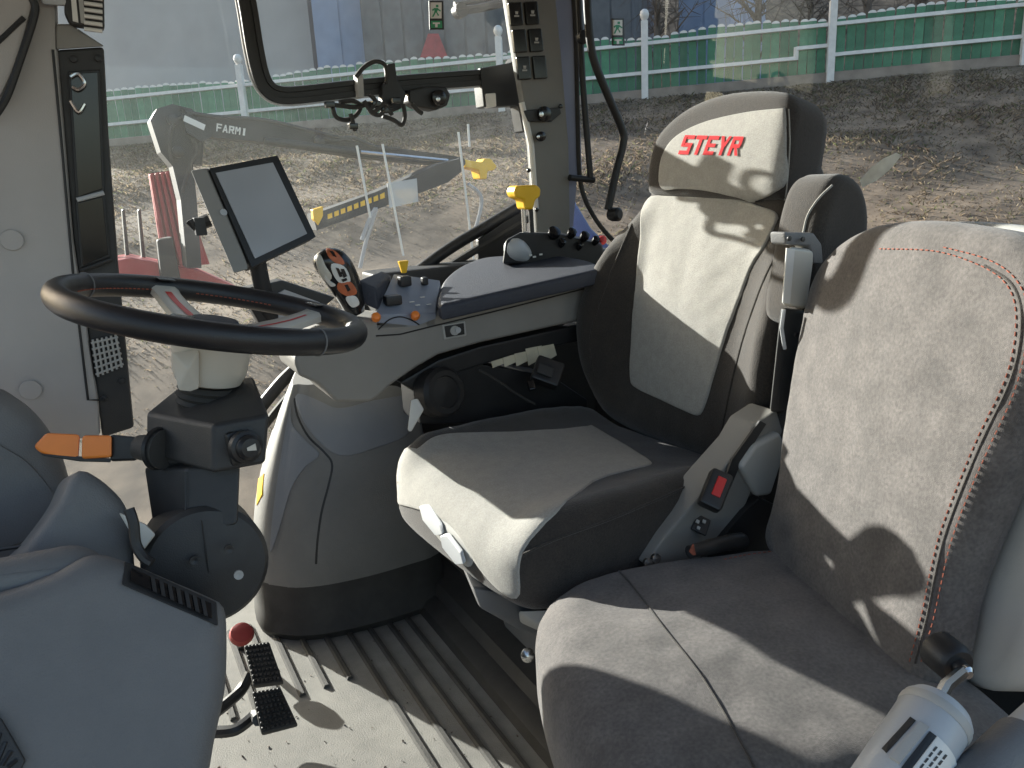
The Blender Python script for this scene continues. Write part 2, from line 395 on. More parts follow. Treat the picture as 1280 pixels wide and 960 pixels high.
# dry grass: many blades as one stuff object
def grass():
    V, F = [], []; n = 0
    for band, cnt, hh in (((-10.8, -6), 60000, .036), ((-6, -.25), 70000, .055), ((.8, 18), 26000, .16)):
        for i in range(cnt):
            t = rng.uniform(-2, 22); s = rng.uniform(*band); q = FP0+FU*t+FN*s
            if q.y < 2.6: continue
            z = terr(q.x, q.y)-.01; cl = .5+.5*math.sin(q.x*2.1+math.sin(q.y*1.7)*2)*math.sin(q.y*2.3-q.x)
            h = hh*rng.uniform(.35, 1.25)*(.55+cl); a = rng.uniform(0, 6.28); wd = rng.uniform(.003, .011)*(1+max(0, s+6)*.08)
            lx, ly = rng.normal(0, .75, 2)*h
            dx, dy = math.cos(a)*wd, math.sin(a)*wd
            V += [(q.x-dx, q.y-dy, z), (q.x+dx, q.y+dy, z), (q.x+lx*.4+dx*.6, q.y+ly*.4+dy*.6, z+h*.6), (q.x+lx, q.y+ly, z+h*.85)]
            F += [[n, n+1, n+2], [n, n+2, n+3]]; n += 4
    return V, F
gr = bpy.data.materials.new('dry_grass_blades'); gr.use_nodes = True
_n = gr.node_tree.nodes; _l = gr.node_tree.links; gi = _n.new('ShaderNodeNewGeometry'); rp = _n.new('ShaderNodeValToRGB')
_l.new(gi.outputs['Random Per Island'], rp.inputs[0]); _l.new(rp.outputs[0], _n['Principled BSDF'].inputs['Base Color']); _n['Principled BSDF'].inputs['Roughness'].default_value = .9
_t = _n.new('ShaderNodeBsdfTranslucent'); _l.new(rp.outputs[0], _t.inputs[0]); _m = _n.new('ShaderNodeMixShader'); _m.inputs[0].default_value = .5
_l.new(_n['Principled BSDF'].outputs[0], _m.inputs[1]); _l.new(_t.outputs[0], _m.inputs[2]); _l.new(_m.outputs[0], _n['Material Output'].inputs[0])
e = rp.color_ramp.elements; e[0].color = (.085, .062, .044, 1); e[1].color = (.29, .22, .145, 1)
for p_, c_ in ((.3, (.12, .092, .068, 1)), (.6, (.20, .16, .115, 1)), (.7, (.11, .125, .055, 1)), (.78, (.13, .135, .065, 1)), (.83, (.29, .23, .16, 1))): q = e.new(p_); q.color = c_
mk('grass', grass(), gr, kind='stuff', smooth=False)

# ---- fence
fence = thing('picket_fence', 'green picket fence with white rails and ball-topped white posts on the hillside', 'fence', (FP0.x, FP0.y, 2.2))
pk = None
def picket_geo(h):
    wd, th = .074, .011; o = [(-wd, 0), (wd, 0), (wd, h-.05)] + [(wd*math.cos(R(a)), h-.05+.05*math.sin(R(a))) for a in (30, 60, 90, 120, 150)] + [(-wd, h-.05)]
    v = [Vector((a, -th, b)) for a, b in o]+[Vector((a, th, b)) for a, b in o]; n = len(o)
    f = [[0, 1, 2, n-1], list(range(2, n)), [n, 2*n-1, n+2, n+1], list(range(2*n-1, n+1, -1))]+[[i, (i+1) % n, n+(i+1) % n, n+i] for i in range(n)]
    return v, f, [0, 1, 0, 1]+[1 if 2 <= i < n-1 else 0 for i in range(n)]
v, f, mi = picket_geo(1.0)
me = bpy.data.meshes.new('picket'); me.from_pydata(v, [], f); me.materials.append(M['fgreen']); me.materials.append(M['fwhite']); me.polygons.foreach_set('material_index', mi)
rotF = math.atan2(FU.y, FU.x)
post_t = [-1.45, 2.35, 8.3, 12.0, 15.1, 18.5, 22.0]
post_t = []
for px_, py_ in ((140, 170), (310, 150), (628, 125), (806, 110), (1036, 86), (1277, 64)):
    # intersection of the view ray with the vertical fence plane
    v_ = (P(px_, py_, d=1)-CAMLOC); nn_ = Vector((FN.x, FN.y, 0)); tt = ((Vector((FP0.x, FP0.y, 0))-CAMLOC).dot(nn_))/v_.dot(nn_); q_ = CAMLOC+v_*tt
    post_t.append((Vector((q_.x, q_.y))-FP0).dot(FU))
post_t[0] -= 2.2; post_t.append(post_t[-1]+3.4)
T0, T1 = post_t[0], post_t[-1]
npk = 0; t = T0
while t < T1 and npk < 200:
    q = FP0+FU*t
    seg_i = max(i for i in range(len(post_t)) if post_t[i] <= t+1e-6); a_, b_ = post_t[seg_i], post_t[min(seg_i+1, len(post_t)-1)]
    fr_ = (t-a_)/max(.1, b_-a_); wave = .10*math.sin(math.pi*min(1, fr_))-.0
    o = bpy.data.objects.new('picket', me); COL.objects.link(o); o.parent = fence
    o.location = Vector((q.x, q.y, fz(t)-.02))-WLOC[fence]; o.rotation_euler = (rng.normal(0, .01), rng.normal(0, .012), rotF+rng.normal(0, .02)); o.scale = (1, 1, .93+wave+rng.normal(0, .01))
    t += .168; npk += 1
f3 = Vector((FU.x, FU.y, 0)); n3 = Vector((-FN.x, -FN.y, 0))
for i, t in enumerate(post_t):
    q = FP0+FU*t; b = Vector((q.x, q.y, fz(t)-.3))+n3*.09
    B = (f3, n3, Vector((0, 0, 1)))
    p_ = mk('post', box(b+Vector((0, 0, .75)), (.13, .13, 1.5), B), M['fwhite'], fence, bevel=.012)
    mk('finial', lathe([(.02, 1.5), (.05, 1.51), (.08, 1.56), (.09, 1.61), (.075, 1.67), (.04, 1.70), (0, 1.71)], b, (0, 0, 1), 12), M['fwhite'], p_)
    if i < len(post_t)-1:
        t2 = post_t[i+1]; q2 = FP0+FU*t2
        for hz in (.27, .80):
            A_ = Vector((q.x, q.y, fz(t)+hz))+n3*.045; B_ = Vector((q2.x, q2.y, fz(t2)+hz))+n3*.045
            if i == 3 and hz < .5:     # the lower rail steps down beside the post
                mpt = A_.lerp(B_, .82)
                mk('rail', tube([A_, mpt], .045, 4), M['fwhite'], fence, smooth=False)
                mk('rail', tube([mpt+Vector((0, 0, -.03)), mpt+Vector((0, 0, .2))], .045, 4), M['fwhite'], fence, smooth=False)
                mk('rail', tube([mpt+Vector((0, 0, .17)), B_+Vector((0, 0, .17))], .045, 4), M['fwhite'], fence, smooth=False)
            else: mk('rail', tube([A_, B_], .045, 4), M['fwhite'], fence, smooth=False)
        A_ = Vector((q.x, q.y, fz(t)-.2)); B_ = Vector((q2.x, q2.y, fz(t2)-.2)); d_ = (B_-A_)
        mk('plinth', box((A_+B_)/2, (d_.length-.01, .16, .34), (d_.normalized(), n3, d_.normalized().cross(n3))), M['conc'], fence, bevel=.01)
# ---- buildings behind the fence
def bld(pix, dist, depth, m, name, label, board=True, roof=None):
    a, b = P(pix[0], 60, d=dist), P(pix[1], 60, d=dist*pix[2]); g = 1.8
    a.z = b.z = 2.0; dr = (b-a); dr.z = 0; L = dr.length; dr.normalize(); nn = Vector((-dr.y, dr.x, 0))
    if nn.y < 0: nn = -nn
    t_ = thing(name, label, 'building', (a+dr*L/2)); H = pix[3]
    c_ = a+dr*L/2+nn*depth/2
    mk('wall', box(c_+Vector((0, 0, H/2)), (L, depth, H), (dr, nn, Vector((0, 0, 1)))), m, t_)
    if board:
        n_ = int(L/.6); bs = None
        for i in range(n_):
            c2 = a+dr*(L*(i+.5)/n_)-nn*.02+Vector((0, 0, H/2))
            if bs is None: bs = mk('plank', box(c2, (L/n_-.06, .035, H-.06), (dr, nn, Vector((0, 0, 1)))), m, t_); c0 = c2
            else: dup(bs, c2-c0, t_)
    top = [a-nn*.5+Vector((0, 0, H)), a+nn*depth/2+Vector((0, 0, H+depth*.25)), a+nn*(depth+.5)+Vector((0, 0, H))]
    mk('roof', prism([p-dr*.4 for p in top], dr*(L+.8)), M['roofm'], t_)
    return t_, a, dr, nn
tb, a_, dr_, nn_ = bld((455, 660, 1.0, 7.5), 24, 6, M['barn'], 'barn', 'grey boarded barn behind the green fence left of the cab pillar')
mk('banner', prism([P(525, 72, d=23.6), P(560, 72, d=23.6), P(548, 42, d=23.6), P(535, 42, d=23.6)], nn_*.06), M['redpaint'], tb, label='faded red triangular sheet on the wall')
tb2, *_ = bld((690, 790, .97, 8), 24, 6, M['barn'], 'shed', 'dark boarded shed behind the fence right of the cab pillar')
tb3, *_ = bld((848, 912, .97, 7), 25, 5, M['bluecl'], 'shelter', 'pale blue sheeted shelter behind the fence right of a grey shed', board=True)
tb4, *_ = bld((395, 462, 1.0, 7.5), 25, 5, M['bluecl'], 'hall', 'pale blue boarded hall behind the fence left of the grey barn')
tb5, *_ = bld((40, 390, 1.0, 13), 27, 8, M['palew'], 'house', 'pale rendered house seen through the dusty window at far left', board=False)
# ---- bare bushes and trees on the slope behind
def tree(px_, dist, h, label):
    b = P(px_, 60, d=dist); b.z = terr(b.x, b.y)-.1
    t_ = thing('bare_tree', label, 'tree', b, 'bare winter trees behind the fence')
    gs = [tube([b, b+Vector((.05, 0, h*.5)), b+Vector((.15, .1, h))], [.11, .08, .02], 7)]
    tw = []
    for i in range(46):
        z0 = rng.uniform(.12, .95)*h; a = rng.uniform(0, 6.28); l_ = rng.uniform(.5, 1.5)*(1.15-z0/h)
        s_ = b+Vector((.08, .04, z0)); e_ = s_+Vector((math.cos(a)*l_, math.sin(a)*l_, l_*rng.uniform(.4, .9)))
        gs.append(tube([s_, s_.lerp(e_, .55)+Vector((0, 0, .05)), e_], [.03, .02, .006], 4))
        for k in range(9):
            s2 = s_.lerp(e_, rng.uniform(.3, 1)); d2 = Vector(rng.normal(0, .28, 3)); tw.append(tube([s2, s2+d2], [.012, .004], 3))
    mk('trunk', join(*gs), M['bark'], t_); mk('crown', join(*tw), M['bark'], t_, smooth=False)
for px_, d_, h_, lb in ((820, 20, 4.2, 'bare tree between the grey shed and the pale blue shelter'), (945, 19, 4.5, 'bare tree just right of the pale blue shelter'), (1010, 22, 5, 'bare tree behind the fence post above the headrest'), (1080, 18, 4.4, 'bare tree behind the stepped fence rail'), (1150, 20, 5, 'bare tree behind the rising pickets'), (1225, 17, 4, 'bare tree behind the rightmost fence bay'), (670, 21, 5, 'bare tree hidden partly by the cab pillar')):
    tree(px_, d_, h_, lb)

# ---- timber crane behind the dusty glass
YC = 4.6
def beam(pix, dep, m, name, parent, y=YC, bev=0, **k): return mk(name, prism(pp(pix, y=y), (0, dep, 0)), m, parent, bevel=bev, smooth=False, **k)
cr = thing('timber_crane', 'grey folded timber crane arm parked outside the dusty side window', 'crane', P(225, 330, y=YC)-Vector((0, 0, 1.2)))
beam([(188, 150), (196, 136), (215, 130), (240, 136), (252, 150), (246, 172), (240, 196), (246, 250), (252, 335), (234, 335), (226, 250), (216, 208), (201, 190)], .22, M['crane'], 'mast', cr)
bo = beam([(222, 134), (262, 146), (330, 152), (392, 166), (450, 178), (575, 196), (572, 208), (450, 196), (375, 184), (315, 176), (268, 172), (238, 160)], .16, M['crane'], 'boom', cr, y=YC-.0)
beam([(225, 140), (252, 152), (262, 172), (250, 178), (232, 166)], -.05, M['crane'], 'bracket', cr, y=YC-.02)
mk('plate', prism(pp([(231, 144), (257, 156), (255, 163), (229, 151)], y=YC-.075), (0, .004, 0)), M['white'], cr)
mk('piston', tube([P(246, 172, y=YC+.05), P(243, 205, y=YC+.05)], .04, 10), M['crane'], cr)
def glyphs(s):
    S = {'S': [((0, .8), (1, .8), (1, 1), (0, 1)), ((0, .4), (1, .4), (1, .6), (0, .6)), ((0, 0), (1, 0), (1, .2), (0, .2)), ((0, .5), (.28, .5), (.28, .9), (0, .9)), ((.72, .1), (1, .1), (1, .5), (.72, .5))],
         'T': [((0, .8), (1, .8), (1, 1), (0, 1)), ((.36, 0), (.66, 0), (.66, .82), (.36, .82))],
         'E': [((0, 0), (.3, 0), (.3, 1), (0, 1)), ((.28, .8), (1, .8), (1, 1), (.28, 1)), ((.28, .41), (.92, .41), (.92, .6), (.28, .6)), ((.28, 0), (1, 0), (1, .2), (.28, .2))],
         'Y': [((0, 1), (.3, 1), (.62, .45), (.38, .35)), ((.72, 1), (1, 1), (.64, .4), (.40, .45)), ((.36, 0), (.64, 0), (.64, .48), (.36, .48))],
         'R': [((0, 0), (.28, 0), (.28, 1), (0, 1)), ((.26, .8), (.95, .8), (.95, 1), (.26, 1)), ((.70, .5), (1, .5), (1, .92), (.70, .92)), ((.26, .40), (.95, .40), (.95, .6), (.26, .6)), ((.45, .42), (.72, .42), (1.05, 0), (.75, 0))],
         'F': [((0, 0), (.28, 0), (.28, 1), (0, 1)), ((.26, .8), (1, .8), (1, 1), (.26, 1)), ((.26, .4), (.9, .4), (.9, .6), (.26, .6))],
         'A': [((0, 0), (.26, 0), (.62, 1), (.38, 1)), ((.74, 0), (1, 0), (.62, 1), (.38, 1)), ((.2, .22), (.8, .22), (.8, .42), (.2, .42))],
         'M': [((0, 0), (.24, 0), (.24, 1), (0, 1)), ((.76, 0), (1, 0), (1, 1), (.76, 1)), ((.1, 1), (.34, 1), (.58, .4), (.42, .4)), ((.66, 1), (.9, 1), (.58, .4), (.42, .4))],
         'I': [((.3, 0), (.7, 0), (.7, 1), (.3, 1))], '-': [((.1, .4), (.9, .4), (.9, .6), (.1, .6))]}
    return [S[c] for c in s]
def words(s, quad, place, adv=1.16, cellw=1.0, zstep=.0):
    """letters on the quad BL,BR,TR,TL (2d), each stroke a small slab through place(x,y,layer)"""
    BL, BR, TR, TL = [Vector((*q, 0)) for q in quad]; n = len(s); V, F = [], []; tot = n*adv-(adv-1)
    for i, g in enumerate(glyphs(s)):
        for j, st in enumerate(g):
            k = len(V); N_ = 3
            for a in range(N_+1):
                for b in range(N_+1):
                    u, v_ = a/N_, b/N_
                    e0 = Vector((*st[0], 0)).lerp(Vector((*st[1], 0)), u); e1 = Vector((*st[3], 0)).lerp(Vector((*st[2], 0)), u); q = e0.lerp(e1, v_)
                    X = (i*adv+q.x)/tot; p2 = BL.lerp(BR, X).lerp(TL.lerp(TR, X), q.y); V.append(place(p2.x, p2.y, j*.00025))
            for a in range(N_):
                for b in range(N_): F.append([k+a*(N_+1)+b, k+(a+1)*(N_+1)+b, k+(a+1)*(N_+1)+b+1, k+a*(N_+1)+b+1])
    return V, F
mk('lettering', words('FARMI', ((270, 164), (308, 170), (309, 161), (271, 154)), lambda a, b, l: P(a, b, y=YC-.02-l)), M['white'], cr)
for q in ((216, 150), (246, 165), (574, 203), (222, 190), (398, 176)):
    mk('pin', lathe([(.030, 0), (.030, .03), (.018, .035), (0, .036)], P(*q, y=YC-.02), (0, -1, 0), 14), M['black'], cr)
for q in ([(232, 140), (270, 146), (330, 150), (390, 164), (440, 176)], [(214, 200), (212, 170), (220, 150), (240, 142)], [(228, 240), (238, 205), (246, 190), (240, 172)], [(400, 170), (420, 176), (440, 172), (470, 184), (500, 186)]):
    mk('hose', tube(spline(pp(q, y=YC-.045), 6), .011, 7), M['rubber'], cr)
mk('ram', tube(pp([(330, 176), (450, 190)], y=YC-.05), .022, 10), M['crane'], cr); mk('rod', tube(pp([(450, 190), (560, 201)], y=YC-.05), .011, 8), M['chrome'], cr)
arm = beam([(576, 198), (580, 212), (560, 228), (470, 262), (396, 288), (391, 268), (470, 240), (548, 205)], .13, M['crane'], 'stick', cr, y=YC-.2)
for i in range(9):
    x0 = 410+i*8.2; y0 = 274-i*3.1
    mk('stripe', prism(pp([(x0, y0), (x0+5.5, y0-2), (x0+5, y0-8-i*.1), (x0-.5, y0-6)], y=YC-.205), (0, .003, 0)), M['yellow'], cr)
mk('plate', prism(pp([(484, 229), (521, 223), (523, 252), (487, 260)], y=YC-.21), (0, .008, 0)), M['silver'], cr, label='pale rectangular data plate')
mk('clamp', prism(pp([(391, 262), (404, 258), (404, 270), (398, 282), (392, 274)], y=YC-.215), (0, .05, 0)), M['yellow'], cr, bevel=.004, label='small yellow clamp')
mk('coupling', prism(pp([(580, 199), (603, 203), (606, 198), (614, 198), (622, 208), (618, 213), (610, 214), (609, 224), (601, 224), (598, 213), (582, 209)], y=YC+.1), (0, .12, 0)), M['yellow'], cr, bevel=.01, label='yellow coupling')
for q in ([(452, 300), (463, 272), (470, 262), (458, 300), (450, 335)], [(590, 300), (602, 250), (585, 230)]):
    mk('hose', tube(spline(pp(q, y=YC-.3), 6), .012, 8), M['palew'], cr)
for i, (a, b) in enumerate((((573, 165), (586, 275)), ((478, 180), (492, 255)), ((446, 182), (455, 230)), ((585, 155), (586, 170)))):
    t_ = P(*a, y=YC-.5); q = P(*b, y=YC-.5); q2 = q+(q-t_)*.9
    mk('marker_pole', tube([t_, q2], .007, 8), M['white'], label=['tall thin white marker pole nearest the cab pillar', 'thin white marker pole left of the pale data plate', 'short white marker pole beside the terminal', 'stub of a white pole just below the black rail'][i], cat='pole', group='marker poles by the crane')
tr = thing('red_trailer', 'faded red slatted trailer headboard seen through dusty glass behind the terminal', 'trailer', P(210, 330, y=YC+.5)-Vector((0, 0, .9)))
mk('panel', prism(pp([(186, 217), (222, 212), (262, 330), (205, 336)], y=YC+.5), (0, .05, 0)), M['redpaint'], tr)
for i in range(6):
    f_ = i/5.0; mk('slat', prism(pp([(187+f_*32, 218-f_*4), (191+f_*32, 217-f_*4), (213+f_*45, 334-f_*4), (207+f_*45, 335-f_*4)], y=YC+.46), (0, .035, 0)), M['redpaint'], tr, bevel=.005)
mk('deck', prism(pp([(120, 330), (165, 322), (250, 338), (300, 360), (300, 376), (150, 356), (120, 350)], y=YC+.35), (0, .4, 0)), M['redpaint'], tr, bevel=.01)
for a in (130, 152, 172):
    mk('upright', prism(pp([(a, 262), (a+4, 261), (a+11, 330), (a+6, 332)], y=YC+.6), (0, .08, 0)), M['crane'], tr, bevel=.01)
mk('beam', prism(pp([(196, 300), (216, 296), (232, 380), (206, 385)], y=YC+.2), (0, .12, 0)), M['crane'], tr, bevel=.01)

# ================================================================== CAB SHELL
XF = (.19, .235, .28, .33, .38, .43, .48, .53)
fl = mk('cab_floor', boxb(-.6, 1.35, .12, 2.05, -.06, 0), M['floor'], kind='structure')
rib0 = None
for i, x in enumerate([.10, .145, .19, .235, .285, .335, .385, .432, .478, .522]):
    y0 = 1.42 if x < .36 else .35
    rb = mk('rib', loft([[(x-.007, y, .0005), (x-.004, y, .007), (x+.004, y, .007), (x+.007, y, .0005)] for y in (y0, y0+.01, 1.75)], True, True), M['ribm'], fl, angle=30)
mk('mat_edge', loft([[(.556, y, .001), (.562, y, .022), (.575, y, .03), (.60, y, .034), (.615, y, .055), (.68, y, .06), (.68, y, .001)] for y in (.3, 1.0, 1.72)], True, True), M['rubber'], fl, angle=30)
mk('cab_roof', boxb(-.75, 1.5, .02, 2.10, 1.56, 1.68), M['tower'], bevel=.03, kind='structure')
mk('front_wall', boxb(-.66, -.60, .12, 2.04, .0, .60), M['dashdark'], bevel=.01, kind='structure')
mk('side_wall', boxb(.64, 1.40, 1.94, 2.04, .0, .775), M['dashdark'], bevel=.01, kind='structure')
mk('rear_wall', boxb(1.32, 1.38, .1, 1.93, .0, .70), M['dashdark'], bevel=.01, kind='structure')
# right door glass
gx = thing('side_window', 'dusty right hand window pane with an emergency exit sticker at its top', 'window', (.45, 2.05, .02))
mk('pane', boxb(-.35, 1.22, 2.047, 2.051, .0, 1.58), M['glass1'], gx, smooth=False)
fp = spline(pp([(318, 520), (340, 492), (365, 465), (430, 408), (511, 348), (560, 312), (610, 282), (660, 252)], y=2.02), 6)
mk('frame', tube(fp, .017, 10), M['black'], gx); mk('seal', tube([p+Vector((.01, -.004, -.042)) for p in fp], .011, 8), M['rubber'], gx)
mk('frame_brace', prism(pp([(598, 300), (655, 260), (660, 300), (650, 330), (598, 330)], y=2.01), (0, .02, 0)), M['black'], gx, bevel=.004)
def sticker(cx, cy, y, par, hw=9, hh=18):
    Y0 = y
    fr_ = mk('sticker', prism(pp([(cx-hw, cy-hh), (cx+hw, cy-hh), (cx+hw+1, cy+hh), (cx-hw+1, cy+hh)], y=Y0), (0, .001, 0)), M['black'], par, label='emergency exit sticker')
    q = lambda pts, m, l, nm: mk(nm, prism(pp(pts, y=Y0-.0006*l), (0, .0004, 0)), m, fr_)
    q([(cx-hw+2, cy-hh+2), (cx+hw-2, cy-hh+2), (cx+hw-2, cy+4), (cx-hw+2, cy+4)], M['white'], 1, 'panel'); q([(cx-hw+2.5, cy+7), (cx+hw-1.5, cy+7), (cx+hw-1.2, cy+hh-2), (cx-hw+2.8, cy+hh-2)], M['sgreen'], 1, 'panel')
    for st in ([(0, -13), (3, -13), (3, -10), (0, -10)], [(-2, -9), (3, -9), (1, -3), (-2, -4)], [(-5, -7), (-2, -9), (-2, -7), (-4, -5)], [(-2, -4), (0, -4), (-3, 2), (-5, 2)], [(0, -4), (1.5, -3.5), (4, 0), (2.5, 1)], [(3, -8), (6, -6), (5.5, -4.5), (2, -6.5)]):
        q([(cx+a, cy+b) for a, b in st], M['sgreen'], 2, 'figure')
    q([(cx-4, cy+9), (cx+5, cy+9), (cx+5, cy+11), (cx-4, cy+11)], M['white'], 2, 'arrow'); q([(cx-1, cy+11), (cx+2, cy+11), (cx+2, cy+15), (cx-1, cy+15)], M['white'], 2, 'arrow')
sticker(545, 19, 2.043, gx)
# rear glass: curved pane
rw = thing('rear_window', 'clear curved rear window behind the seats with an exit sticker and a painted sky reflection', 'window', (1.40, 1.1, .7))
arc = [(1.27, 2.045), (1.33, 2.01), (1.37, 1.93), (1.39, 1.8), (1.405, 1.60), (1.42, 1.2), (1.43, .8), (1.43, .3), (1.43, .02)]
arc = [(p.x, p.y) for p in spline([Vector((a, b, 0)) for a, b in arc], 5)]
gr_ = [[(a, b, z) for a, b in arc] for z in (.70, 1.1, 1.57)]; gi_ = [[(a-.004, b-.003, z) for a, b in arc] for z in (1.5, 1.1, .70)]
mk('pane', loft(gr_, False, False), M['glass2'], rw)
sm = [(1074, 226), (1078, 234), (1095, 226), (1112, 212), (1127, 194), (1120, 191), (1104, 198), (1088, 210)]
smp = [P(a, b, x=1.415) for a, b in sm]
mk('painted_reflection', prism(smp, (.001, 0, 0)), M['painted_reflection'], rw, label='pale painted sky reflection')  # sky reflection in the rear pane, painted as a pale patch
# exit sticker stands on the corner of the rear pane
sticker(772, 40, 1.885, rw, 8, 17)
mk('seal', tube([(a-.006, b-.006, .705) for a, b in arc], .012, 8), M['rubber'], rw)

# ---- right pillar with switches
pil = thing('cab_pillar', 'grey cab pillar with six black rocker switches behind the armrest', 'pillar', (1.2, 1.90, .72))
yp = 1.86
body = prism(pp([(603, -165), (679, -165), (692, -40), (702, 60), (712, 180), (714, 300), (672, 300), (664, 180), (648, 90), (640, 40), (628, -40)], y=yp), (0, .03, 0))
mk('trim', body, M['pillar'], pil, bevel=.008)
mk('frame', prism(pp([(677, -165), (700, -165), (713, -40), (722, 60), (726, 180), (716, 300), (700, 300), (690, -40)], y=1.90), (0, .10, 0)), M['lavender'], pil, bevel=.006)
mk('seal', tube(spline(pp([(701, -165), (714, -40), (720, 60), (722, 150), (726, 230), (745, 275), (775, 310)], y=1.90), 6), .007, 8), M['rubber'], pil)
mk('edge', tube(pp([(652, 128), (664, 180), (670, 262)], y=yp-.002), .008, 8), M['white'], pil)
for r_ in range(3):
    for c_ in range(2):
        x0 = 636+c_*20+r_*5; y0 = 3+r_*34
        if c_ == 1: y0 -= 1
        q = [(x0, y0), (x0+16, y0-1), (x0+19, y0+28), (x0+3, y0+29)]
        s_ = mk('rocker_switch', prism(pp(q, y=yp-.010), (0, .012, 0)), M['blackgloss'], pil, bevel=.003)
        if (r_, c_) in ((0, 0), (0, 1), (1, 1), (2, 0)):
            mk('symbol', join(prism(pp([(x0+7, y0+16), (x0+13, y0+16), (x0+13, y0+18), (x0+7, y0+18)], y=yp-.0115), (0, .001, 0)), prism(pp([(x0+8, y0+11), (x0+12, y0+11), (x0+11.5, y0+15), (x0+8.5, y0+15)], y=yp-.0115), (0, .001, 0))), M['greyp'], s_)
def knob(px_, py_, y, r, m, par, name='knob', h=.02, ax=(0, -1, 0)): return mk(name, lathe([(r*.7, 0), (r*.9, h*.3), (r, h*.5), (r*.95, h*.9), (r*.6, h), (0, h)], P(px_, py_, y=y), ax, 18), m, par)
for a, b, r_ in ((677, 143, .020), (673, 171, .013)):
    k_ = knob(a, b, yp-.004, r_, M['blackgloss'], pil, 'socket'); knob(a-1, b, yp-.022, r_*.35, M['chrome'], k_, 'pin', .004)
mk('bracket', prism(pp([(655, 138), (700, 134), (702, 142), (690, 152), (660, 152)], y=yp-.012), (0, .012, 0)), M['black'], pil, bevel=.003)
for a, b in ((700, 133), (670, 262), (660, 213)): knob(a, b, yp-.004, .006, M['blackgloss'], pil, 'screw', .006)
# ---- black rail with camera bracket and cables
rl = thing('mounting_rail', 'black horizontal mounting rail bent upward at its left end', 'rail', P(470, 105, y=2.0))
yr = 1.96
mk('clamp', prism(pp([(600, 85), (640, 78), (645, 70), (651, 70), (656, 90), (662, 165), (654, 165), (648, 132), (605, 134)], y=yr-.015), (0, .05, 0)), M['black'], rl, bevel=.004)
path = spline(pp([(276, -165), (300, -40), (310, 10), (318, 60), (326, 95), (336, 112), (352, 119), (380, 118), (440, 111), (520, 103), (615, 96)], y=yr), 6)
def flat_tube(pts, hw, ht):
    rings = []
    for i, p in enumerate(pts):
        T = (pts[min(i+1, len(pts)-1)]-pts[max(i-1, 0)]).normalized(); S_ = T.cross(Vector((0, 1, 0))).normalized(); N_ = Vector((0, 1, 0))
        rings.append([p+S_*hw*a+N_*ht*b for a, b in ((-1, -.6), (-.9, -1), (-.35, -1), (-.3, -.55), (.3, -.55), (.35, -1), (.9, -1), (1, -.6), (1, 1), (-1, 1))])
    return loft(rings)
mk('bar', flat_tube(path, .020, .012), M['black'], rl, angle=30)
mk('edge_strip', tube([p+Vector((-.002, -.004, 0))+((path[min(i+1, len(path)-1)]-path[max(i-1, 0)]).normalized().cross(Vector((0, 1, 0))))*-.022 for i, p in enumerate(path)], .003, 6), M['silver'], rl)
mk('catch', prism(pp([(607, 117), (620, 116), (621, 133), (609, 135)], y=yr-.02), (0, .02, 0)), M['white'], rl, bevel=.003)
cb = thing('camera_mount', 'black camera bracket with tangled cable clamped on the mounting rail', 'bracket', P(500, 140, y=1.965))
yb = 1.925
mk('arm', prism(pp([(484, 80), (494, 78), (497, 100), (508, 118), (503, 135), (492, 140), (478, 128), (478, 108), (486, 98)], y=yb), (0, .03, 0)), M['black'], cb, bevel=.003)
mk('housing', prism(pp([(512, 112), (530, 108), (558, 108), (564, 118), (560, 132), (545, 138), (522, 134), (512, 128)], y=yb-.005), (0, .05, 0)), M['black'], cb, bevel=.006)
kb = knob(546, 123, yb-.005, .020, M['blackgloss'], cb, 'knob', .02); knob(547, 124, yb-.026, .006, M['chrome'], kb, 'bolt', .004)
mk('clip', prism(pp([(446, 92), (454, 91), (456, 122), (449, 123)], y=yb), (0, .03, 0)), M['greyp'], cb, bevel=.003)
for q in ([(445, 96), (455, 84), (468, 77), (480, 80), (484, 92), (482, 104)], [(408, 130), (425, 132), (445, 134), (462, 130), (478, 136), (490, 133)], [(416, 134), (420, 146), (433, 150), (446, 143), (450, 132), (440, 126), (424, 128)], [(462, 118), (470, 128), (462, 138), (474, 144), (482, 134)], [(478, 145), (492, 150), (502, 156), (506, 146), (504, 130)], [(438, 142), (441, 152), (444, 164)], [(455, 126), (466, 140), (480, 130), (490, 144)], [(515, 130), (522, 138), (528, 142)]):
    mk('cable', tube(spline(pp(q, y=yb-.008-rng.uniform(0, .02)), 6), .0055, 8), M['rubber'], cb)
for a, b in ((470, 130), (482, 138), (494, 126), (441, 158), (412, 131)): mk('connector', box(P(a, b, y=yb-.02), (.022, .02, .014)), M['blackgloss'], cb, bevel=.002)
wa = thing('wiper_arm', 'black jointed wiper arm at the top edge of the side window', 'wiper', P(600, 10, y=2.18))
mk('arm', tube(pp([(570, 14), (600, 10), (635, 2), (660, -6)], y=2.16), .012, 8), M['black'], wa); mk('arm', tube(pp([(568, 6), (605, 2), (640, -12)], y=2.18), .009, 8), M['black'], wa)
mk('joint', lathe([(.02, 0), (.02, .03), (0, .03)], P(572, 15, y=2.18), (0, -1, 0), 14), M['black'], wa)
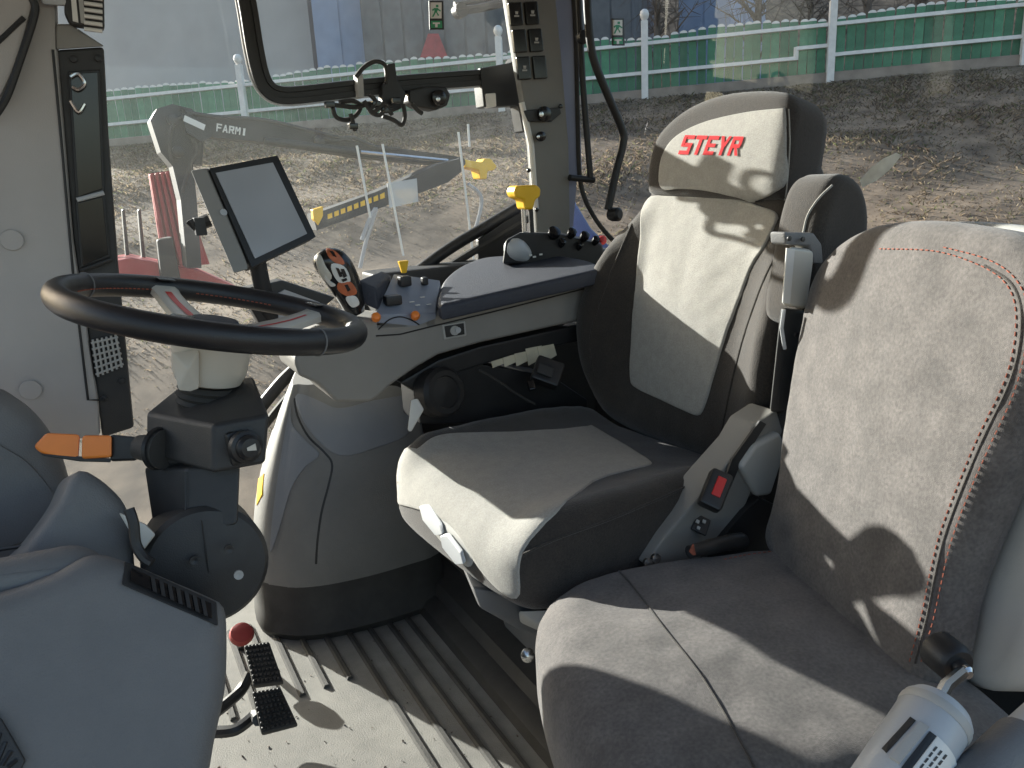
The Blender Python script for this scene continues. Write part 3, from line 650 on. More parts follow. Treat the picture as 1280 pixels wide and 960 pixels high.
# ---- grab handles
gh = thing('rear_window_latch', 'straight thin black window bar right of the pillar', 'handle', P(740, 222, y=1.85))
mk('bar', tube(spline(pp([(712, -165), (721, -40), (724, 20), (729, 110), (738, 222)], y=1.85), 5), .0085, 10), M['black'], gh)
mk('foot', tube(pp([(712, 222), (742, 225)], y=1.85), .009, 10), M['black'], gh)
knob(724, 48, 1.86, .018, M['black'], gh, 'collar', .03)
g2 = thing('grab_handle', 'thick bent black grab handle between pillar and driver seat', 'handle', P(765, 268, y=1.8))
mk('bar', tube(spline(pp([(722, -165), (732, -40), (735, 20), (741, 70), (758, 115), (777, 160), (779, 178), (770, 215), (760, 262)], y=1.80), 6), .011, 12), M['black'], g2)
mk('foot', lathe([(.016, -.01), (.019, .0), (.019, .02), (.012, .026), (0, .026)], P(766, 268, y=1.80), (.3, -1, 0), 18), M['black'], g2)
# ---- blue exterior fender panel
ff = thing('rear_fender', 'curved blue fender panel outside the rear window', 'fender', P(750, 300, y=2.2))
mk('panel', prism(pp([(712, 235), (722, 255), (740, 285), (775, 318), (800, 345), (760, 345), (722, 300), (708, 270)], y=2.2), (0, .12, 0)), M['bluepaint'], ff, bevel=.01)
mk('lamp', lathe([(.016, 0), (.016, .012), (0, .014)], P(751, 300, y=2.185), (0, -1, 0), 14), M['red'], ff)
mk('sticker', prism(pp([(716, 188), (724, 186), (726, 200), (718, 202)], y=2.18), (0, .003, 0)), M['white'], ff)
mk('panel', prism(pp([(712, 150), (726, 152), (728, 212), (714, 214)], y=2.2), (0, .05, 0)), M['lavender'], ff, bevel=.005)

# ---- HVAC tower at far left
tw = thing('ventilation_tower', 'tall beige ventilation tower with dark glossy side strip behind the steering wheel', 'panel', (-.2, 1.6, .55))
yt = 1.60
mk('body', prism([P(a, b, y=yt) for a, b in ((-220, -175), (66, -150), (72, 60), (92, 300), (124, 505), (126, 548), (-150, 570))], (0, .16, 0)), M['tower'], tw, bevel=.01)
mk('seam', tube(pp([(66, 62), (78, 190), (92, 350), (110, 500), (130, 500)], y=yt-.001), .0022, 6), M['black'], tw)
sp = [(70, 62), (130, 58), (136, 170), (148, 330), (168, 535), (128, 548), (120, 480), (92, 300)]
mk('side_strip', prism(pp(sp, y=yt+.01), (0, .11, 0)), M['dashdark'], tw, bevel=.006)
mk('hood', hull(pp([(70, 62), (131, 58), (88, 30), (70, 30)], y=yt-.002)+pp([(70, 62), (131, 58), (88, 30), (70, 30)], y=yt+.12)), M['console'], tw, bevel=.004)
for nm, q, m in (('pane', [(88, 92), (122, 90), (128, 236), (98, 246)], 'blackgloss'), ('pane', [(97, 254), (128, 246), (135, 318), (104, 332)], 'blackgloss')):
    mk('frame', prism(pp([(a+(-3 if i in (0, 3) else 3), b+(-3 if i < 2 else 3)) for i, (a, b) in enumerate(q)], y=yt+.004), (0, .008, 0)), M['black'], tw, bevel=.002)
    mk(nm, prism(pp(q, y=yt+.0015), (0, .004, 0)), M[m], tw, bevel=.001)
mk('trim_bar', tube(pp([(96, 250), (130, 241)], y=yt-.004), .004, 8), M['silver'], tw); mk('trim_bar', tube(pp([(102, 338), (140, 324)], y=yt-.004), .004, 8), M['dashdark'], tw)
for q in ([(88, 96), (98, 92), (106, 104), (98, 112), (90, 108)], [(88, 126), (98, 140), (106, 130)]): mk('hook', tube(spline(pp(q, y=yt-.008), 5), .003, 7), M['chrome'], tw)
for a, b in ((92, 74), (123, 73), (130, 498), (152, 476)): knob(a, b, yt+.008, .006, M['black'], tw, 'screw', .006)
gq = [(113, 425), (147, 418), (155, 458), (120, 472)]
gf = mk('grille', prism(pp(gq, y=yt+.004), (0, .008, 0)), M['black'], tw, bevel=.002)
for i in range(6):
    f_ = (i+.5)/6; l_ = lambda A, B, t: (A[0]+(B[0]-A[0])*t, A[1]+(B[1]-A[1])*t)
    mk('bar', tube([P(*l_(gq[0], gq[1], f_), y=yt), P(*l_(gq[3], gq[2], f_), y=yt)], .0022, 5), M['greyp'], gf)
    mk('bar', tube([P(*l_(gq[0], gq[3], f_), y=yt), P(*l_(gq[1], gq[2], f_), y=yt)], .0022, 5), M['greyp'], gf)
for a, b in ((15, 300), (38, 487)): knob(a, b, yt-.0, .018, M['tower'], tw, 'cap', .006)
mk('seam_fold', tube(spline(pp([(-10, 150), (8, 122), (24, 78), (40, 30), (44, 8), (36, -8)], y=yt-.03), 6), .006, 8), M['black'], tw)
mk('seam_fold', tube(pp([(-6, 56), (30, 22)], y=yt-.03), .004, 8), M['black'], tw)
mk('liner', hull(pp([(-60, -40), (36, -40), (42, 5), (22, 80), (0, 125), (-60, 130)], y=yt-.03)+pp([(-60, -40), (36, -40), (42, 5), (22, 80), (0, 125), (-60, 130)], y=yt+.02)), M['tower'], tw, bevel=.008)
cl = thing('ceiling_louver', 'white framed louvre outlet above the beige tower', 'vent', P(110, 20, y=1.58))
mk('frame', prism(pp([(82, -20), (130, -20), (131, 36), (88, 30), (80, 14)], y=1.58), (0, .03, 0)), M['dashdark'], cl, bevel=.004)
mk('pane', prism(pp([(88, -12), (94, -12), (98, 28), (91, 26)], y=1.576), (0, .004, 0)), M['white'], cl); mk('pane', prism(pp([(97, -12), (103, -12), (107, 30), (101, 28)], y=1.576), (0, .004, 0)), M['greyp'], cl)
for i in range(6): mk('slat', tube(pp([(105, -4+i*8), (128, 2+i*8-3)], y=1.574), .0032, 6), M['white'], cl)
mk('duct', hull(pp([(44, -20), (84, -20), (86, 8), (52, 6)], y=1.58)+pp([(44, -20), (84, -20), (86, 8), (52, 6)], y=1.64)), M['silver'], cl, bevel=.006)

# ---- wheel-arch trim (moulded grey hump by the floor)
wt = thing('wheel_arch_cover', 'moulded grey wheel arch cover with dark kick band beside the floor mat', 'cover', (.42, 1.7, 0))
secs = [  # z, list of plan points
    (.0, [(.255, 1.98), (.212, 1.74), (.25, 1.65), (.33, 1.60), (.44, 1.578), (.54, 1.575), (.62, 1.59), (.655, 1.66), (.66, 1.98)]),
    (.02, [(.25, 1.98), (.207, 1.735), (.245, 1.64), (.325, 1.588), (.44, 1.566), (.545, 1.563), (.63, 1.58), (.663, 1.65), (.668, 1.98)]),
    (.05, [(.255, 1.98), (.215, 1.74), (.255, 1.655), (.33, 1.607), (.44, 1.59), (.54, 1.587), (.615, 1.60), (.65, 1.66), (.655, 1.98)]),
    (.13, [(.26, 1.98), (.22, 1.745), (.26, 1.66), (.335, 1.615), (.44, 1.597), (.54, 1.595), (.615, 1.605), (.65, 1.665), (.655, 1.98)])]
def ring(z, pts, ytop=1.79): return [(p.x, p.y, z) for p in spline([Vector((a, b, 0)) for a, b in pts], 5)]
lower = [ring(z, p) for z, p in secs]
mk('kick_band', loft(lower, False, False), M['rubber'], wt, angle=50)
up = []
base = secs[3][1]
topo = [(.435, 1.98), (.368, 1.775), (.378, 1.748), (.40, 1.725), (.46, 1.715), (.54, 1.712), (.60, 1.715), (.645, 1.74), (.655, 1.98)]
for i, z in enumerate((.118, .16, .22, .30, .38, .45, .51, .55, .565)):
    f_ = max(0, (z-.118)/.447); g_ = f_**1.6; off_ = .006 if i > 0 else 0
    pts = [(a*(1-g_)+c*g_, (b-off_)*(1-g_)+d_*g_) for (a, b), (c, d_) in zip(base, topo)]
    up.append(ring(z, pts))
upg = loft(up, False, False)
mk('moulding', (upg[0], upg[1]+[list(range(len(up)*0+(len(up)-1)*len(up[0]), len(up)*len(up[0])))]), M['boot'], wt, angle=60)
bb = Body(upg)
mk('groove', tube(on(bb, [(368, 498), (372, 520), (385, 545), (405, 565), (415, 580), (411, 605), (402, 640), (397, 675), (395, 705)], -.002), .0035, 7), M['black'], wt)
mk('panel', patch(bb, [(372, 492), (376, 520), (395, 548), (425, 570), (470, 560), (512, 540), (517, 497), (470, 500), (420, 510)], (0, -1, .3), .003, .0), M['bootblue'], wt)
mk('panel', patch(bb, [(362, 512), (366, 530), (385, 552), (400, 568), (385, 580), (365, 610), (350, 660), (338, 690), (345, 615)], (-.3, -1, .2), .003, .0), M['bootblue'], wt)
mk('sticker', patch(bb, [(324, 598), (331, 592), (329, 618), (322, 632)], (-.5, -1, 0), .003, 0, sharp=True), M['yellow'], wt, label='yellow warning strip')

# ================================================================== ARMREST CONSOLE
co = thing('armrest_console', 'grey right hand armrest console with padded lid and control panel', 'console', (.6, 1.5, .55))
ya = 1.44
side = [(368, 452), (374, 470), (398, 480), (410, 492), (420, 503), (463, 503), (474, 496), (486, 484), (500, 474), (520, 460), (548, 444), (600, 429), (735, 399), (746, 345), (640, 368), (548, 392), (520, 402), (470, 398), (440, 398), (400, 410), (375, 425)]
mk('body', prism(pp(side, y=ya), (0, .16, 0)), M['console'], co, bevel=.008, seg=3)
mk('groove', tube(pp([(470, 420), (500, 418), (540, 408), (640, 384), (742, 358)], y=ya-.0005), .0016, 6), M['black'], co)
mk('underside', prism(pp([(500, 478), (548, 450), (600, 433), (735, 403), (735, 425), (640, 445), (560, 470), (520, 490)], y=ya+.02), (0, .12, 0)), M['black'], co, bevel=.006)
mk('sun_block', boxb(.52, .66, 1.70, 1.95, .45, .66), M['black'], co, bevel=.005)  # added block that stops sun leaking through under the console
# lid
zl = .795
lidpts = [P(546, 391, y=ya-.01), P(640, 367, y=ya-.01), P(748, 343, y=ya-.01)]
frl = Fr(P(548, 391, y=ya-.01), Vector((.03, .06, 1)), Vector((0, 1, 0)))
A0 = P(547, 389, y=ya-.012); A1 = P(748, 342, y=ya-.012)
dx = (A1-A0).normalized(); nl = dx.cross(Vector((0, 1, 0))).normalized(); nl = nl if nl.z > 0 else -nl
class F2(Fr):
    def __init__(s, o, U, N): s.o = Vector(o); s.N = N; s.U = U; s.V = N.cross(U)
fl2 = F2(A0, dx, nl); Ld = (A1-A0).length
def lpl(px_, py_):
    d = P(px_, py_, d=1)-CAMLOC; q = CAMLOC+d*((fl2.o+fl2.N*.02-CAMLOC).dot(fl2.N)/d.dot(fl2.N)); return fl2.uv(q)
lid = pillow(fl2, out2([lpl(a, b) for a, b in ((546, 376), (549, 380), (560, 379), (640, 361), (742, 338), (748, 334), (744, 328), (720, 322), (690, 319), (640, 319), (604, 322), (575, 333), (556, 348), (549, 362))], step=.006), -.012, .020, .010, .004, None)
mk('lid', lid, M['lid'], co, angle=60); lb = Body(lid)
# control panel
cp = [P(468, 393, y=ya), P(545, 391, y=ya), P(550, 350, y=ya+.14), P(492, 342, y=ya+.14)]
mk('control_panel', prism(cp, (0, 0, -.03)), M['panelblue'], co, bevel=.003)
cpb = Body(prism(cp, (0, 0, -.03)))
def stand(pxy, dz, geo_fn): h, n = cpb.px(*pxy); return geo_fn(h, n)
for (a, b), s_ in (((506, 356), (.026, .022, .022)), ((531, 356), (.014, .016, .018)), ((491, 380), (.034, .026, .020))):
    h, n = cpb.px(a, b); k_ = mk('switch', box(h+Vector((0, 0, .008)), s_), M['black'], co, bevel=.004)
h, n = cpb.px(506, 352)
mk('toggle', hull([h+Vector(q) for q in ((-.005, -.004, .018), (.005, -.004, .018), (-.005, .004, .018), (.005, .004, .018), (-.011, -.006, .044), (.011, -.006, .044), (-.011, .006, .044), (.011, .006, .044))]), M['yellow'], co, bevel=.002, label='yellow toggle')
for a, b in ((515, 378), (528, 372), (522, 382), (536, 381)):
    h, n = cpb.px(a, b); mk('symbol', box(h+Vector((0, 0, .0012)), (.009, .006, .001)), M['white'], co)
for a, b in ((470, 397), (519, 395)):
    c_ = P(a, b, y=ya-.012); mk('knob', lathe([(.006, -.01), (.0085, -.004), (.0095, .004), (.007, .010), (0, .012)], c_, (-.2, -.8, .5), 14), M['orange'], co)
mk('groove', tube(spline(pp([(473, 412), (486, 400), (500, 396), (514, 400), (524, 406)], y=ya-.0005), 5), .0014, 6), M['black'], co)
sk_ = mk('socket', prism(pp([(553, 406), (582, 401), (584, 420), (555, 425)], y=ya-.004), (0, .01, 0)), M['greyp'], co, bevel=.003)
mk('rim', prism(pp([(556, 408), (580, 404), (581, 418), (558, 422)], y=ya-.0062), (0, .006, 0)), M['black'], sk_, bevel=.001)
mk('pin', lathe([(.010, 0), (.010, .003), (.006, .003), (0, .002)], P(568, 413, y=ya-.0065), (0, -1, 0), 16), M['greyp'], sk_)
mk('pin', lathe([(.006, 0), (.006, .004), (0, .004)], P(572, 412.5, y=ya-.0085), (0, -1, 0), 14), M['silver'], sk_)
# display block beside joystick
blk = [P(445, 355, y=ya+.03), P(476, 340, y=ya+.16), P(489, 344, y=ya+.16), P(487, 375, y=ya+.02), P(460, 385, y=ya+.0), P(452, 385, y=ya+.0)]
mk('handrest', hull([p+Vector((0, 0, dz)) for p in (P(447, 350, y=ya+.03), P(476, 338, y=ya+.14), P(489, 343, y=ya+.14), P(470, 360, y=ya+.01)) for dz in (0, -.045)]), M['lid'], co, bevel=.005)
# joystick
js = [P(446, 392, y=ya+.03), P(436, 365, y=ya+.03), P(424, 342, y=ya+.03), P(410, 322, y=ya+.03), P(403, 312, y=ya+.03)]
jg = loft([[c_+(Vector((1, 0, 0))*math.cos(a)*rx+Vector((0, 1, 0))*math.sin(a)*ry+Vector((0, 0, 1))*math.cos(a)*rx*.35) for a in [2*math.pi*i/20 for i in range(20)]] for c_, rx, ry in zip(spline(js, 4), [.016, .019, .022, .024, .026, .028, .029, .030, .031, .032, .032, .031, .029, .025, .020, .013, .004], [.016, .018, .020, .021, .022, .023, .024, .025, .026, .027, .027, .026, .025, .022, .017, .011, .004])])
jo = mk('joystick', jg, M['blackgloss'], co, angle=70)
jb = Body(jg)
for q, m in (([(395, 325), (400, 318), (407, 332), (415, 345), (410, 352), (400, 343)], 'hub'), ([(408, 311), (418, 314), (428, 324), (430, 331), (418, 328), (410, 320)], 'rust'), ([(414, 330), (430, 333), (438, 350), (430, 357), (418, 346)], 'white'), ([(424, 352), (438, 352), (446, 366), (434, 370), (422, 362)], 'rust'), ([(404, 338), (412, 350), (420, 356), (414, 358), (406, 348)], 'white'), ([(432, 372), (444, 370), (449, 380), (440, 384)], 'white')):
    pa = mk('button', patch(jb, q, (-.2, -.9, .35), .0015, .0015, 4, 5), M[m], jo)
for q in ([(419, 334), (423, 335), (428, 345), (424, 346)], [(425, 336), (429, 336), (433, 345), (429, 347)], [(422, 340), (430, 339), (431, 342), (423, 343)], [(426, 349), (432, 347), (433, 350), (428, 352)], [(430, 356), (434, 355), (438, 362), (434, 364)], [(412, 315), (416, 316), (420, 322), (416, 321)]):
    mk('print', patch(jb, q, (-.2, -.9, .35), .0045, 0, 3, 3, sharp=True), M['blackgloss'], jo)
# ---- lever bank behind the lid
lv = thing('lever_bank', 'black lever bank with yellow pull handle between armrest lid and pillar', 'lever', P(665, 325, y=1.70))
mk('housing', hull(pp([(628, 330), (632, 300), (650, 290), (700, 292), (752, 305), (758, 332)], y=1.64)+pp([(628, 330), (640, 296), (700, 290), (752, 303), (758, 332)], y=1.80)), M['black'], lv, bevel=.006)
mk('boot', lathe([(.026, -.03), (.028, .0), (.025, .016), (.017, .028), (0, .034)], P(645, 312, y=1.65), (-.8, -.4, .45), 24), M['silver'], lv)
for a in (656, 665): mk('rod', tube(pp([(a, 292), (a-2, 255)], y=1.66), .006, 10), M['chrome'] if a == 656 else M['black'], lv)
mk('handle', join(prism(pp([(646, 232), (672, 231), (677, 236), (676, 246), (670, 250), (667, 262), (657, 262), (655, 250), (646, 247), (643, 240)], y=1.635), (0, .045, 0))), M['yellow'], lv, bevel=.006, seg=3, label='yellow pull handle')
for a, b, r_ in ((690, 296, .016), (712, 296, .012), (728, 300, .012), (742, 305, .010), (700, 308, .009), (722, 312, .008)): knob(a, b, 1.645, r_, M['blackgloss'], lv, 'knob', .024, (0, -.7, .7))
for a, b in ((663, 319), (668, 321), (676, 318)): mk('symbol', box(P(a, b, y=1.633), (.008, .003, .004)), M['white'], lv)
mk('button', lathe([(.007, 0), (.007, .008), (0, .009)], P(751, 300, y=1.63), (0, -1, .3), 12), M['red'], lv)

# ---- terminals
mo = thing('touch_terminal', 'tilted display terminal with dark grey housing on the console', 'monitor', P(320, 335, y=1.44))
ym = 1.42
qs = [(262, 210), (347, 194), (395, 296), (315, 334)]
S3 = [P(*qs[0], y=ym+.02), P(*qs[1], y=ym+.06), P(*qs[2], y=ym+.02), P(*qs[3], y=ym-.03)]
# planar fit
o_ = sum(S3, Vector())/4; ux = ((S3[1]-S3[0])+(S3[2]-S3[3])).normalized(); vy = ((S3[0]-S3[3])+(S3[1]-S3[2])).normalized(); nz_ = ux.cross(vy).normalized(); nz_ = nz_ if nz_.y < 0 else -nz_
def onp(px_, py_, w_=0):
    o2 = o_+nz_*w_; d = P(px_, py_, d=1)-CAMLOC; return CAMLOC+d*((o2-CAMLOC).dot(nz_)/d.dot(nz_))
front = [onp(*q) for q in qs]
bk = [onp(*q)-nz_*.05 for q in qs]
bk = [p+(o_-nz_*.05-p)*.12 for p in bk]
shell = [onp(*q) for q in ((236, 214), (262, 210), (315, 334), (286, 341))]
mk('housing', hull(front+[p-nz_*.03 for p in front]+bk), M['dashdark'], mo, bevel=.004)
mk('side_shell', hull([onp(238, 213, -.012), onp(258, 210, -.002), onp(262, 210, -.03), onp(312, 336, -.002), onp(292, 342, -.012), onp(300, 338, -.04), onp(245, 216, -.04)]), M['console'], mo, bevel=.003)
fq = [(266, 214), (343, 199), (389, 294), (318, 329)]
mk('bezel', prism([onp(*q, .0015) for q in qs], -nz_*.004), M['black'], mo, bevel=.001)
scq = [(270, 216), (341, 203), (384, 292), (319, 323)]
mk('screen', prism([onp(*q, .0035) for q in scq], -nz_*.004), M['screen'], mo)
mk('port', lathe([(.006, 0), (.006, .003), (0, .003)], onp(279, 266, -.004), nz_, 12), M['silver'], mo)
mk('bracket', join(tube([onp(262, 275, -.05), onp(244, 282, -.06), onp(240, 275, -.06)], .012, 8), box(onp(250, 283, -.05), (.018, .02, .03))), M['black'], mo, bevel=.002)
mk('stalk', tube([onp(320, 320, -.05), P(330, 370, y=1.46), P(352, 425, y=1.50)], .016, 10), M['black'], mo)
l2 = thing('lower_display', 'small dark display under the terminal half hidden by the wheel rim', 'monitor', P(350, 410, y=1.46))
mk('housing', prism(pp([(300, 362), (352, 350), (420, 372), (372, 412), (345, 420), (328, 412)], y=1.47), (0, .04, 0)), M['black'], l2, bevel=.004)
mk('screen', prism(pp([(334, 374), (356, 362), (400, 378), (372, 404), (347, 408)], y=1.465), (0, .006, 0)), M['screen'], l2)

# ---- things between seat and console
dr = thing('belt_reel', 'round black reel housing under the armrest beside the seat cushion', 'reel', P(555, 515, y=1.42))
mk('drum', lathe([(0, -.05), (.046, -.05), (.052, -.04), (.052, -.005), (.045, .004), (.034, .004), (.032, .0), (.010, .002), (0, .003)], P(557, 490, y=1.42), (.25, -1, .2), 32), M['black'], dr, angle=30)
mk('bracket', prism(pp([(520, 470), (545, 452), (600, 455), (690, 470), (735, 500), (735, 530), (525, 530)], y=1.47), (0, .1, 0)), M['black'], dr, bevel=.004)
mk('lever', hull(pp([(514, 500), (522, 498), (530, 512), (520, 522), (514, 540), (509, 538)], y=1.40)+pp([(514, 500), (522, 498), (530, 512), (514, 540)], y=1.42)), M['white'], dr, bevel=.003, label='white release lever')
hd = thing('handset', 'black boxy handset with small display wedged beside the seat', 'handset', P(685, 490, y=1.40))
hB = basis((-.25, -.8, .55), (0, .3, 1))
mk('case', box(P(684, 466, y=1.40), (.062, .058, .035), (Matrix.Rotation(R(-32), 3, hB[2]) @ hB[0], Matrix.Rotation(R(-32), 3, hB[2]) @ hB[1], hB[2])), M['black'], hd, bevel=.006)
mk('display', box(P(682, 463, y=1.378), (.034, .022, .004), (Matrix.Rotation(R(-32), 3, hB[2]) @ hB[0], Matrix.Rotation(R(-32), 3, hB[2]) @ hB[1], hB[2])), M['dashdark'], hd, bevel=.001)
mk('clip', box(P(664, 482, y=1.375), (.014, .02, .012), hB), M['blackgloss'], hd, bevel=.002)
mk('cable', tube(spline(pp([(598, 462), (620, 475), (650, 495), (668, 505)], y=1.40), 6), .003, 7), M['rubber'], hd)
pb = thing('paper_bundle', 'pale papers stuffed behind the armrest under its lid', 'paper', P(650, 450, y=1.55))
for i in range(5):
    a = 612+i*15; mk('sheet', prism(pp([(a, 442-i*2), (a+20, 438-i*2), (a+24, 452-i*2), (a+4, 460-i)], y=1.465-.002*i), (0, .0015, 0)), M['paper'], pb, smooth=False)

# ================================================================== DRIVER SEAT
ds = thing('driver_seat', 'tall two tone driver seat with pale centre panels and red headrest lettering', 'seat', (.75, 1.14, 0))
sw = R(6)
Vf = Vector((-math.cos(sw), -math.sin(sw), 0)); Uc = Vector((-math.sin(sw)*-1, math.cos(sw), 0))
frc = Fr((.70, 1.145, .49), (.05, 0, 1), Vf)       # U = V x N
# U direction: V x N = forward x up
def csh(u, v):
    b = .020*max(0, min(1, (abs(u)-.13)/.09))**1.5
    f_ = -.034*max(0, (v-.14)/.11)**2
    r_ = -.012*max(0, (-v-.1)/.15)
    return b+f_+r_-.008*math.cos(min(1, abs(u)/.25)*math.pi/2)
co_ = out2([(-.20, .250), (0, .256), (.185, .238), (.243, .18), (.258, .08), (.262, -.10), (.245, -.26), (.15, -.29), (-.15, -.29), (-.245, -.26), (-.262, -.10), (-.262, .10), (-.250, .205)], 9)
cg = pillow(frc, co_, -.124, .012, .045, .02, csh, 16, wob=.0022)
mk('cushion', cg, M['dark'], ds, angle=80); cb_ = Body(cg)
ins = [frc(.238, .185, -.02), frc(.195, .190, .0), (555, 543), (640, 540), (695, 537), (736, 533), (744, 534), (780, 555), (812, 575), (812, 582), (780, 590), (740, 604), (705, 632), (680, 658), (656, 688), (650, 712), (649, 748), (628, 742), (600, 712), (572, 668), (545, 646), frc(.195, .236, -.094), frc(.236, .20, -.088)]
mk('cushion_panel', patch(cb_, ins, (-.55, -.48, .68), .003, .002, 5, 16), M['insert'], ds, angle=80)
mk('piping', tube(on(cb_, [(655, 692), (700, 672), (760, 650), (820, 625), (880, 598)], .0005), .0022, 6), M['dark'], ds)
# adjuster levers at the cushion front
for i, q in enumerate(([(530, 626), (540, 625), (556, 648), (559, 660), (550, 661), (534, 642)], [(556, 662), (565, 660), (582, 682), (586, 696), (576, 697), (559, 676)])):
    c3 = [cb_.px(a, b)[0]+Vector((-.006, -.004, -.004)) for a, b in q]
    mk('adjuster_lever', hull(c3+[p+Vector((-.006, .0, -.004)) for p in c3]), M['silver'], ds, bevel=.002)
mk('lever_housing', patch(cb_, [(524, 611), (545, 614), (570, 646), (591, 690), (586, 709), (562, 688), (533, 650)], (-.8, -.1, .3), .002, 0, 4, 4), M['greyp'], ds)
# base
mk('pedestal', boxb(.66, 1.05, .96, 1.36, .03, .20), M['dash'], ds, bevel=.03, seg=3)
mk('bellows', loft([[(x_, y_, z_) for x_, y_ in ((.66+e, .97+e), (1.02-e, .97+e), (1.02-e, 1.33-e), (.66+e, 1.33-e))] for z_, e in ((.20, .0), (.225, .02), (.25, 0), (.275, .02), (.30, 0), (.325, .02), (.35, 0), (.39, .02))]), M['rubber'], ds, bevel=.005)
mk('skirt', hull(pp([(590, 735), (640, 742), (690, 770), (690, 800), (650, 790), (600, 762)], y=.98)+[p+Vector((.05, .2, .0)) for p in pp([(590, 735), (690, 770), (690, 800), (600, 762)], y=.98)]), M['dash'], ds, bevel=.008)
mk('slide_cover', hull([P(648, 764, y=.93), P(690, 762, y=.9), P(690, 792, y=.9), P(672, 788, y=.93), P(650, 778, y=.95), P(690, 764, y=1.05), P(650, 768, y=1.05)]), M['greyp'], ds, bevel=.004)
mk('bolt', lathe([(.012, 0), (.012, .008), (.007, .012), (0, .013)], P(660, 818, y=1.02), (-.5, -.8, .2), 14), M['chrome'], ds)
# backrest
ln = R(14); Nb = Vector((-math.cos(ln)*math.cos(sw*.6), -math.sin(sw*.6), math.sin(ln))); 
frb = Fr((.955, 1.155, .50), Nb, (math.sin(ln), 0, math.cos(ln)))     # u towards the door
def bsh(u, v):
    c_ = .0
    wv = max(0, 1-((v-.22)/.26)**2)
    b = .052*max(0, min(1, (abs(u)-.13)/.10))**1.5*wv
    return b+.012*math.sin(max(0, min(1, v/.45))*math.pi)
bo_ = out2([(-.19, -.03), (0, -.04), (.19, -.03), (.235, .03), (.258, .13), (.258, .22), (.235, .33), (.20, .43), (.175, .50), (.12, .55), (-.12, .55), (-.175, .50), (-.205, .43), (-.255, .33), (-.29, .22), (-.290, .13), (-.25, .03)], 8)
bg = pillow(frb, bo_, -.12, .0, .045, .03, bsh, 16, wob=.0022)
mk('backrest', bg, M['dark'], ds, angle=80); bbd = Body(bg)
bi = [(806, 250), (830, 243), (870, 240), (915, 247), (950, 257), (974, 270), (958, 305), (942, 330), (926, 372), (908, 420), (893, 470), (880, 512), (872, 520), (862, 517), (825, 500), (796, 486), (788, 474), (789, 430), (794, 360), (800, 300)]
mk('backrest_panel', patch(bbd, bi, Nb, .004, .004, 6, 14), M['insert'], ds, angle=80)
for q in ([(980, 300), (955, 350), (930, 420), (912, 490), (900, 550)], [(790, 280), (760, 350), (738, 420), (742, 470)]):
    mk('piping', tube(on(bbd, q, .0005), .002, 6), M['dark'], ds)
# headrest
ho = out2([(-.150, .458), (0, .452), (.155, .452), (.178, .47), (.176, .56), (.165, .615), (.12, .640), (.0, .648), (-.09, .63), (-.155, .585), (-.172, .53), (-.170, .475)], 8)
hg = pillow(frb, ho, -.10, .018, .022, .04, lambda u, v: .010*math.sin(max(0, min(1, (v-.45)/.2))*math.pi), 10)
mk('headrest', hg, M['dark'], ds, angle=80); hb = Body(hg)
hi = [(828, 236), (824, 215), (830, 190), (846, 170), (880, 153), (930, 141), (975, 136), (983, 139), (984, 180), (980, 235), (974, 262), (960, 258), (930, 248), (880, 238), (850, 236)]
mk('headrest_panel', patch(hb, hi, Nb, .004, .003, 6, 12), M['insert'], ds, angle=80)
hp = patch(hb, hi, Nb, .004, .003, 6, 12); hpb = Body(hp)
def lplace(a, b, l):
    h, n = hpb.px(a, b); return h+n*(.0012+l)
mk('lettering', words('STEYR', ((848, 193), (922, 195), (931, 171), (857, 169)), lplace), M['redprint'], ds, label='red brand lettering')
mk('piping', tube(on(hb, [(986, 137), (987, 180), (983, 235), (977, 266)], .001), .0014, 6), M['insert'], ds)
# folded-up armrest on the door side
frp = Fr((1.05, .885, .86), (0, -1, 0), (.15, 0, 1))
pad = pillow(frp, [(u, v) for u, v in out2([(-.055, -.12), (.055, -.12), (.068, -.03), (.066, .05), (.04, .10), (0, .118), (-.035, .108), (-.055, .07), (-.062, -.02)], 7)], -.045, .045, .02, .02, None, 8)
mk('armrest_pad', pad, M['dark'], ds, angle=80)
pbd = Body(pad); mk('piping', tube(on(pbd, [(1040, 232), (1024, 248), (1010, 270), (1004, 295)], .001), .0018, 6), M['insert'], ds)
mk('armrest_hinge', prism(pp([(981, 290), (1018, 291), (1028, 305), (1030, 330), (1018, 330), (1012, 308), (982, 306)], y=.82), (0, .03, 0)), M['dash'], ds, bevel=.004)
ah = mk('armrest_handle', hull(pp([(985, 308), (1019, 312), (1017, 322), (1008, 386), (978, 382), (980, 350)], y=.82)+pp([(985, 308), (1015, 312), (1006, 386), (978, 382)], y=.85)), M['hub'], ds, bevel=.006, seg=3)
mk('edge', prism(pp([(984, 310), (994, 311), (988, 380), (979, 379)], y=.817), (0, .003, 0)), M['white'], ah, bevel=.001)
mk('armrest_arm', hull(pp([(976, 384), (1008, 388), (1000, 440), (985, 515), (962, 515), (972, 440)], y=.83)+pp([(976, 384), (1008, 388), (985, 515), (962, 515)], y=.93)), M['dashdark'], ds, bevel=.006)
mk('edge', tube(pp([(980, 387), (977, 410), (981, 436)], y=.823), .003, 7), M['silver'], ds)
for a, b in ((985, 298), (1002, 299), (994, 418)): knob(a, b, .816, .004, M['black'], ds, 'screw', .004)
